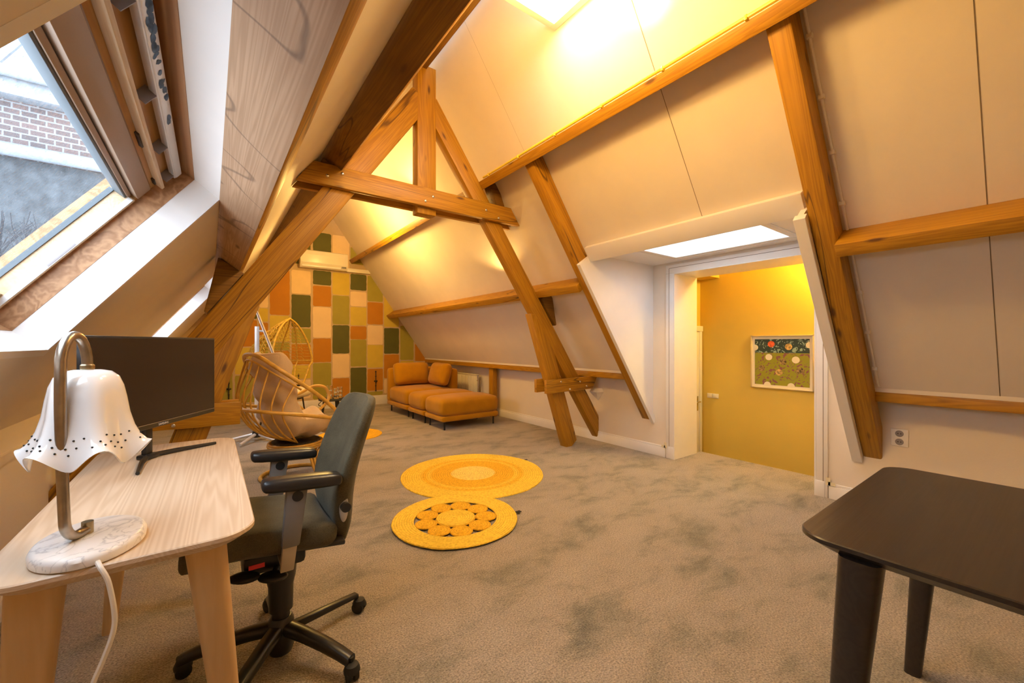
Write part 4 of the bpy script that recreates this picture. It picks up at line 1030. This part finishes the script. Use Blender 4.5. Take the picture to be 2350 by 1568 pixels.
for y in (-.34, -.28, -.21, -.14, -.07, 0, .07, .14, .21, .28, .34):
    u = abs(y)/.36; top = (-.425+.27*u**2.2, y, 1.155-.27*u**2)
    mid = (-.50+.22*u**2, y*1.10, .80-.10*u); low = (-.36+.17*u*u, y*.95, .50); end = (-.06, y*.45, .352)
    mb = MB(); mb.tube(smooth_path([top, mid, low, end], 7), .0078, 8); obj('slat', mb, RA, rc, smooth=60)
for sy in (-1, 1):
    mb = MB(); mb.tube(smooth_path([(-.50, sy*.10, .72), (-.44, sy*.30, .715), (-.20, sy*.42, .67), (.10, sy*.42, .60), (.28, sy*.36, .555)], 7), .0165, 9); obj('arm_rail', mb, RA, rc, smooth=60)
    mb = MB(); mb.tube(smooth_path([(.10, sy*.375, .735), (.26, sy*.42, .76), (.42, sy*.43, .82), (.54, sy*.40, .79), (.55, sy*.36, .66), (.42, sy*.33, .56), (.31, sy*.31, .52)], 7), .0165, 9)
    if sy > 0: obj('armrest', mb, RA, rc, smooth=60)
    mb2 = MB(); mb2.tube(smooth_path([(.36, sy*.10, .40), (.44, sy*.30, .50), (.28, sy*.36, .55)], 6), .014, 8); obj('front_brace', mb2, RA, rc, smooth=60)
for z, r in ((.335, .235), (.315, .24), (.295, .235), (.262, .16)):
    mb = MB(); mb.tube([(r*math.cos(2*PI*i/36), r*math.sin(2*PI*i/36), z) for i in range(36)], .011, 8, True); obj('swivel_ring', mb, RA, rc, smooth=60)
mb = MB(); mb.lathe([(.20, .335), (.21, .345), (.21, .355), (.05, .358)], 32); obj('swivel_plate', mb, M['iron'], rc)
mb = MB(); mb.tube([(.30*math.cos(2*PI*i/40), .30*math.sin(2*PI*i/40), .018) for i in range(40)], .018, 10, True); obj('base_ring', mb, RA, rc, smooth=60)
for k in range(4):
    a = PI/4+k*PI/2-.45; c_, s_ = math.cos(a), math.sin(a)
    mb = MB()
    for dlt in (-.05, 0, .05):
        tx, ty = -s_*dlt, c_*dlt
        mb.tube(smooth_path([(.20*c_+tx*2.4, .20*s_+ty*2.4, .285), (.215*c_+tx, .215*s_+ty, .22), (.24*c_+tx*.7, .24*s_+ty*.7, .12), (.285*c_+tx*.5, .285*s_+ty*.5, .025)], 6), .0125, 8)
    obj('leg', mb, RA, rc, smooth=60)
def cushfn(p, u, v, w):
    # bend the flat pad into seat and back, tufted
    s_ = p.x; tuft = -.018*abs(math.sin(s_*9))**8*0
    for bxx in (-.42, -.20, .02, .24, .46):
        for byy in (-.16, 0., .16):
            d2 = (s_-bxx)**2+(p.y-byy)**2; p.z -= math.copysign(.028, w)*math.exp(-d2/.0016)*(1 if abs(w) > .5 else 0)
    wave = .021*math.cos((s_-.13)*2*PI/.22)*w
    p.z += wave
    L0 = .20; th = math.radians(80)
    # centre line: seat from s=.55 (front) to L0, then arc, then back upward
    r = .18; arc = r*th; o_ = .315
    if s_ > L0: c = Vector((s_-o_, 0, .0)); nrm = Vector((0, 0, 1))
    elif s_ > L0-arc:
        a = (L0-s_)/r; c = Vector((L0-o_-r*math.sin(a), 0, r*(1-math.cos(a)))); nrm = Vector((math.sin(a), 0, math.cos(a)))
    else:
        e = L0-arc-s_; c = Vector((L0-o_-r*math.sin(th)-e*math.cos(th), 0, r*(1-math.cos(th))+e*math.sin(th))); nrm = Vector((math.sin(th), 0, math.cos(th)))
    q = c+nrm*p.z
    k = .12*(p.y/.27)**2
    q += nrm*k*.75
    return Vector((q.x, p.y*(1.02-.20*max(0, -u)), q.z))
mb = MB(); mb.cushion((0, 0, 0), (1.33, .60, .13), .055, .012, 30, 0, None, cushfn)
pad = obj('chair_cushion', mb, M['beige_cloth'], loc=(.68+.06*math.cos(.314), 4.50+.06*math.sin(.314), .455), smooth=70)
pad.rotation_euler = (0, 0, math.radians(18)); tag(pad, 'long beige tufted pad lying in the rattan swivel armchair', 'cushion')

# ------------------------------------------------------------------ egg chair
ER = M['egg_rattan']
eg = thing('egg_chair', 'open wicker egg chair standing in front of the painted wall', 'egg chair', (.985, 7.05, 0), math.atan2(-.73, .68))
EZ0, EZ1 = .41, 1.685
def ew(t):   # half width by height 0..1
    return .445*(math.sin(PI*min(1, t*1.25)*.5)**.55 if t < .45 else (max(0, 1-((t-.45)/.55)**1.9))**.72*.98)
def ept(t, a):
    """a = 0..pi around the back"""
    w = ew(t); d = .74*math.sin(PI*min(1., t*.90+.08))**.7
    return Vector((-d*math.sin(a)*(w/.445)**.5+.12*(.5-abs(t-.5)), w*math.cos(a), EZ0+(EZ1-EZ0)*t))
mb = MB(); L_ = [ept(i/24, 0) for i in range(25)]; R2 = [ept(i/24, PI) for i in range(25)]
pathr = L_+list(reversed(R2[:-1])); mb.tube(pathr[1:-1], .016, 8, True); obj('rim', mb, ER, eg, smooth=60)
mb = MB()
for a in (.35, .75, 1.2, PI/2, PI-1.2, PI-.75, PI-.35):
    mb.tube([ept(.02+i/24*.97, a) for i in range(25)], .0105, 6)
obj('rib', mb, ER, eg, smooth=60)
mb = MB()
for j in range(25):
    t = .04+j*.038; mb.tube([ept(t, PI*i/20) for i in range(21)], .0040, 5)
for t in (.48,): mb.tube([ept(t, PI*i/20) for i in range(21)], .010, 6)
obj('weave', mb, ER, eg, smooth=60)
for sg in (0, 1):
    mb = MB()
    for a0 in range(9):
        for j in range(11):
            t = .50+j*.04; a = .2+a0*.16; p, q = ept(t, abs(sg*PI-a)), ept(t+.036, abs(sg*PI-a-.09)); m_ = p.lerp(q, .5)
            mb.tube([p, m_+(m_-Vector((0, 0, 1.05))).normalized()*.014, q], .0048, 5)
    obj('binding', mb, ER, eg, smooth=60)
for x, y in ((.05, -.22), (.05, .22), (-.28, -.16), (-.28, .16)):
    mb = MB(); mb.tube([(x*.9, y, EZ0+.06), (x*1.25, y*1.35, .0)], .011, 8); obj('leg', mb, M['iron'], eg)
mb = MB(); mb.tube([(.26*math.cos(2*PI*i/28)-.10, .25*math.sin(2*PI*i/28), EZ0+.05) for i in range(28)], .011, 8, True); obj('seat_ring', mb, M['iron'], eg)
mb = MB(); mb.cushion((0, 0, 0), (.50, .56, .12), .055, .03, 10)
ec = obj('egg_cushion', mb, M['cream_cloth'], loc=(.985-.07*.68, 7.05+.07*.73, .555), smooth=60); ec.rotation_euler = (0, .12, math.atan2(-.73, .68)); tag(ec, 'cream cushion lying inside the wicker egg chair', 'cushion')

# ------------------------------------------------------------------ flip chart seen edge-on
fc = thing('flip_chart', 'white flip chart board seen edge-on, on a post with star feet', 'flip chart', (.505, 6.42, 0))
mb = MB(); mb.cyl((0, 0, .05), (0, 0, 1.53), .028, 16); obj('post', mb, M['alu'], fc)
mb = MB()
mb.lathe([(.05, .05), (.055, .06), (.055, .13), (.035, .14)], 16); obj('hub', mb, M['black_plastic'], fc)
for k in range(5):
    a = .3+k*2*PI/5; mb = MB(); mb.tube([(.04*math.cos(a), .04*math.sin(a), .09), (.34*math.cos(a), .34*math.sin(a), .025)], [.022, .018], 10); obj('foot', mb, M['alu'], fc)
bdm = MB()
vdir = Vector((.112, .994, 0)); tilt = Vector((.32, 0, -.947)); tn = vdir.cross(tilt).normalized()
o0 = Vector((.462-.505, 5.93-6.42, 1.70)); P = []
for dn in (-.014, .014):
    for s_, w in ((0, 0), (1.05, 0), (1.05, .52), (0, .52)): P.append(o0+tilt*s_+vdir*w+tn*dn)
bdm.hexa(P, .003); bd2 = obj('board', bdm, M['white'], fc)
bdm = MB(); P = []
for dn in (-.004, .004):
    for s_, w in ((0, -.002), (1.05, -.002), (1.05, .0), (0, .0)): P.append(o0+tilt*s_+vdir*w+tn*dn)
bdm.hexa(P); obj('edge_strip', bdm, M['frost'], bd2, smooth=0)
bdm = MB(); bdm.tube([(0, 0, 1.47), (.075, -.01, 1.47)], .014, 8); obj('bracket', bdm, M['alu'], fc)

# ------------------------------------------------------------------ side table with tumblers
st = thing('side_table', 'small dark round side table holding drinking glasses', 'side table', (1.50, 6.60, 0))
mb = MB(); mb.lathe([(.01, .445), (.19, .445), (.20, .452), (.20, .462), (.19, .468), (.01, .468)], 36); obj('tabletop', mb, M['dark_rubber'], st)
for k in range(3):
    a = .7+k*2*PI/3; mb = MB(); mb.tube([(.12*math.cos(a), .12*math.sin(a), .45), (.17*math.cos(a), .17*math.sin(a), 0)], [.018, .012], 10); obj('leg', mb, M['dark_rubber'], st)
def tumbler(loc, h, label):
    mb = MB(); r = .043
    prof = [(.002, 0), (r*.85, 0), (r*.9, .006)]+[(r*(.94+.05*math.sin(i*1.6)), .01+(h-.01)*i/10) for i in range(11)]+[(r*.88, h), (r*.82, .012), (.002, .010)]
    mb.lathe(prof, 24); return tag(obj('drinking_glass', mb, M['tumbler'], loc=loc, smooth=50), label, 'glass', 'glasses on the side table')
tumbler((1.452, 6.60, .469), .20, 'tallest ribbed glass at the left on the dark side table')
tumbler((1.535, 6.53, .469), .155, 'ribbed glass standing foremost on the dark side table')
tumbler((1.605, 6.63, .469), .165, 'ribbed glass at the right on the dark side table, nearest office chair')

# ------------------------------------------------------------------ air conditioner and pipe cover
ac = thing('air_conditioner', 'white wall air conditioner above the painted rectangles', 'air conditioner', (1.80, YF, 2.93))
prof = [(0, -.165), (-.15, -.165), (-.185, -.11), (-.20, -.06), (-.205, .08), (-.19, .155), (-.15, .175), (0, .175)]
mb = MB(); mb.prism(prof, lambda p, d: (d, p[0], p[1]), -.43, .43, .006); obj('housing', mb, M['ac'], ac)
mb = MB(); mb.span((-.40, -.206, -.075), (.425, -.198, -.068)); mb.span((-.40, -.175, -.15), (.30, -.165, -.105), .004, 0, Matrix.Translation((0, -.006, 0))); obj('louvre', mb, M['white'], ac)
mb = MB(); mb.span((.31, -.196, -.125), (.40, -.186, -.095), .002); obj('display', mb, M['grey_plastic'], ac)
mb = MB(); mb.span((2.23, YF-.075, 2.765), (2.72, YF, 2.845), .01); tag(obj('pipe_cover', mb, M['ac']), 'white pipe cover between air conditioner and right slope', 'pipe')

# ------------------------------------------------------------------ small fixtures
rd = thing('radiator', 'small ribbed radiator behind the corner seat', 'radiator', (4.10, 7.05, .30))
mb = MB(); mb.span((-.02, -.42, 0), (.02, .42, .41), .006)
for i in range(21): mb.span((-.03, -.40+i*.04-.006, .03), (-.018, -.40+i*.04+.012, .38), .004)
mb.span((-.035, -.425, .395), (.035, .425, .415), .004); obj('panel', mb, M['radiator'], rd)
mb = MB(); mb.cyl((-.01, -.45, .33), (-.01, -.45, .40), .020, 14); mb.cyl((-.01, -.45, .28), (-.01, -.45, .33), .014, 12); mb.cyl((-.01, -.46, .30), (-.01, -.41, .30), .012); obj('valve', mb, M['steel'], rd)
for d_ in (.0, .03):
    mb = MB(); mb.cyl((-.01+d_, -.455-d_, -.299), (-.01+d_, -.455-d_, .29), .009, 10); obj('pipe', mb, M['steel'], rd)
mb = MB(); mb.span((-.012, -.05, -.066), (0, .05, .066), .006); so = obj('wall_socket', mb, M['white'], loc=(XW, .729, .59)); tag(so, 'white double wall socket under the wall plate above the black table', 'socket')
for z in (-.031, .031):
    mb = MB(); mb.lathe([(.024, 0), (.024, .002), (.019, .002), (.018, -.001)], 24, 0, Matrix.Translation((-.0125, 0, z)) @ Matrix.Rotation(-PI/2, 4, 'Y')); oo = obj('outlet', mb, M['frost'], so)
    mb = MB(); mb.lathe([(.0, -.0), (.018, .0)], 24, 0, Matrix.Translation((-.0128, 0, z)) @ Matrix.Rotation(-PI/2, 4, 'Y'), caps=False)
    mb2 = MB()
    for yy in (-.008, .008): mb2.ball((-.0135, yy, z), .0032, 8)
    obj('pin_hole', mb2, M['hole'], oo)
wl = thing('wall_light', 'small white diamond wall light by the right leg of the truss', 'wall light', (XW, 3.70, .66))
mb = MB(); V = [(-.09, -.045, .045), (-.09, .045, .045), (0, .06, .045), (0, -.06, .045), (-.115, -.06, .0), (-.115, .06, .0), (0, .085, 0), (0, -.085, 0), (-.01, 0, -.12)]
mb.add(V, [[0, 1, 2, 3], [0, 4, 5, 1], [1, 5, 6, 2], [0, 3, 7, 4], [4, 8, 5], [5, 8, 6], [4, 7, 8], [3, 2, 6, 7], [7, 6, 8]]); obj('shade', mb, M['white'], wl, smooth=0)
for i, (x, lb) in enumerate(((1.368, 'iron espagnolette bolt on the olive rectangle beside the egg chair'), (2.849, 'iron espagnolette bolt on the orange rectangle left of the sofa'), (.266, 'iron espagnolette bolt low on the painted wall behind the leg post'))):
    t = thing('door_bolt', lb, 'bolt', (x, YF-.002, .50), 0, 'espagnolette bolts on the painted wall')
    mb = MB(); mb.cyl((0, -.014, -.22), (0, -.014, .22), .009, 8); obj('rod', mb, M['iron'], t)
    mb = MB(); mb.ball((0, -.03, 0), .022, 12); mb.box((0, -.008, 0), (.07, .014, .03), .003); obj('knob', mb, M['iron'], t)
    for z in (-.2, -.1, .1, .2):
        mb = MB(); mb.box((0, -.01, z), (.03, .018, .016), .003); obj('keep', mb, M['iron'], t)
mb = MB(); mb.tube(smooth_path([(1.40, 7.15, .42), (1.46, 7.2, .36), (1.42, 7.22, .30), (1.50, 7.22, .25), (1.44, 7.2, .20), (1.51, 7.2, .14), (1.48, 7.2, .06), (1.54, 7.25, .012), (1.66, 7.4, .010)], 5), .006, 6)
tag(obj('power_cable', mb, M['iron']), 'dark crumpled cable hanging beside the egg chair', 'cable')

# ------------------------------------------------------------------ stairwell picture and switch
pc = thing('framed_picture', 'framed abstract print with dots on the yellow stairwell wall', 'picture', (5.2, 1.89, 1.09))
mb = MB(); fw, fh = .316, .306
for a, b in (((-fw, -fh), (fw, -fh+.012)), ((-fw, fh-.012), (fw, fh)), ((-fw, -fh), (-fw+.012, fh)), ((fw-.012, -fh), (fw, fh))): mb.span((-.03, a[0], a[1]), (0, b[0], b[1]), .002)
obj('frame', mb, M['gold_frame'], pc)
mb = MB(); mb.span((-.012, -fw+.01, -fh+.01), (-.004, fw-.01, fh-.01)); obj('mount', mb, M['mount'], pc, smooth=0)
mb = MB(); mb.span((-.0135, -.275, -.265), (-.012, .275, .262)); obj('print', mb, M['artwork'], pc, smooth=0)
mb = MB(); dots = [(.10, .205, .036, 1), (-.075, .175, .036, 2), (.125, .055, .036, 0), (-.145, .03, .038, 0), (-.02, .005, .036, 3), (.20, -.075, .036, 3), (.02, -.115, .036, 2), (-.185, -.085, .036, 3), (.14, -.265, .036, 0), (-.10, -.265, .036, 0), (.272, .165, .034, 0), (-.272, .195, .034, 0)]
for y_, z_, r_, c_ in dots:
    pts = []
    for k in range(24):
        a = 2*PI*k/24; yy, zz = y_+r_*math.cos(a), z_+r_*math.sin(a); pts.append((-.0142, max(-.275, min(.275, yy)), max(-.265, min(.262, zz))))
    mb.add(pts, [list(range(24))], c_)
obj('dot', mb, [M['mount'], plain('orange_dot', (.75, .13, .03), .5, noise=.3, nscale=40), plain('mixed_dot', (.62, .38, .12), .5, noise=.7, nscale=45), plain('brown_dot', (.30, .19, .07), .5, noise=.95, nscale=45)], pc, smooth=0)
sw = thing('light_switch', 'double light switch on the yellow stairwell wall', 'switch', (5.2, 2.67, .63))
for y_ in (-.037, .037):
    mb = MB(); mb.span((-.012, y_-.036, -.030), (0, y_+.036, .030), .004); k_ = obj('switch_plate', mb, M['mount'], sw)
    mb = MB(); mb.span((-.018, y_-.022, -.02), (-.010, y_+.022, .02), .003); obj('rocker', mb, M['mount'], k_)

# ------------------------------------------------------------------ light
def spot(name, p, d, power, col, ang=120, blend=.4, r=.04):
    l = bpy.data.lights.new(name, 'SPOT'); l.energy = power; l.color = col; l.spot_size = math.radians(ang); l.spot_blend = blend; l.shadow_soft_size = r
    o = bpy.data.objects.new(name, l); COL.objects.link(o); o.location = p; o.rotation_euler = Vector(d).to_track_quat('-Z', 'Y').to_euler(); return o
def point(name, p, power, col, r=.1):
    l = bpy.data.lights.new(name, 'POINT'); l.energy = power; l.color = col; l.shadow_soft_size = r
    o = bpy.data.objects.new(name, l); COL.objects.link(o); o.location = p; return o
WARM = (1., .60, .17)
def uplight(y, power, x=2.36, off=.20, ang=120):
    p = PR(x, y, off)
    spot('uplight', p, upR*1.+inR*-.10, power, WARM, ang, .5, .04)
uplight(1.55, 21, 2.37, .20, 115); uplight(5.0, 55, 2.37, .18, 110)
uplight(4.25, 12, 3.12, .22, 140)
point('left_slope_fill', (1.05, 2.0, 3.15), 30, WARM, .06)  # added fill light beside the left slope, no fixture
point('stair_lamp', (4.98, 1.2, 2.35), 40, (1., .80, .22), .08)
point('far_fill', (1.75, 6.2, 2.9), 72, (1., .62, .17), .12)  # added fill to brighten the far half of the room, no fixture
point('room_fill', (1.35, 1.3, 3.05), 38, (1., .62, .19), .15)  # added warm fill for the near half, hangs free without a lamp

w = bpy.data.worlds.new('sky'); SC.world = w; w.use_nodes = True; nt = w.node_tree
bg = nt.nodes['Background']; bg.inputs['Color'].default_value = (.80, .90, 1., 1); bg.inputs['Strength'].default_value = 6.0
tc = nt.nodes.new('ShaderNodeTexCoord'); ns = nt.nodes.new('ShaderNodeTexNoise'); ns.inputs['Scale'].default_value = 3.; ns.inputs['Detail'].default_value = 4
rp = nt.nodes.new('ShaderNodeValToRGB'); rp.color_ramp.elements[0].color = (.66, .80, .98, 1); rp.color_ramp.elements[1].color = (.95, .98, 1., 1)
nt.links.new(tc.outputs['Generated'], ns.inputs['Vector']); nt.links.new(ns.outputs['Fac'], rp.inputs['Fac']); nt.links.new(rp.outputs['Color'], bg.inputs['Color'])

# ------------------------------------------------------------------ camera
cam = bpy.data.cameras.new('camera'); co = bpy.data.objects.new('camera', cam); COL.objects.link(co)
cam.sensor_width = 36.; cam.sensor_fit = 'HORIZONTAL'; cam.lens = 935./2350.*36.; cam.shift_y = 5./2350.; cam.clip_start = .02; cam.clip_end = 200
co.location = (0, 0, 1.3); th = math.atan(693./935.)
co.rotation_euler = (PI/2, 0, -th); SC.camera = co
SC.view_settings.view_transform = 'Standard'; SC.view_settings.look = 'None'; SC.view_settings.gamma = 1.; SC.view_settings.use_curve_mapping = False
SC.view_settings.exposure = .68
SC.cycles.use_denoising = True; SC.cycles.max_bounces = 10; SC.cycles.diffuse_bounces = 6; SC.cycles.transparent_max_bounces = 12; SC.cycles.caustics_reflective = False; SC.cycles.caustics_refractive = False
SC.cycles.sample_clamp_indirect = 8.
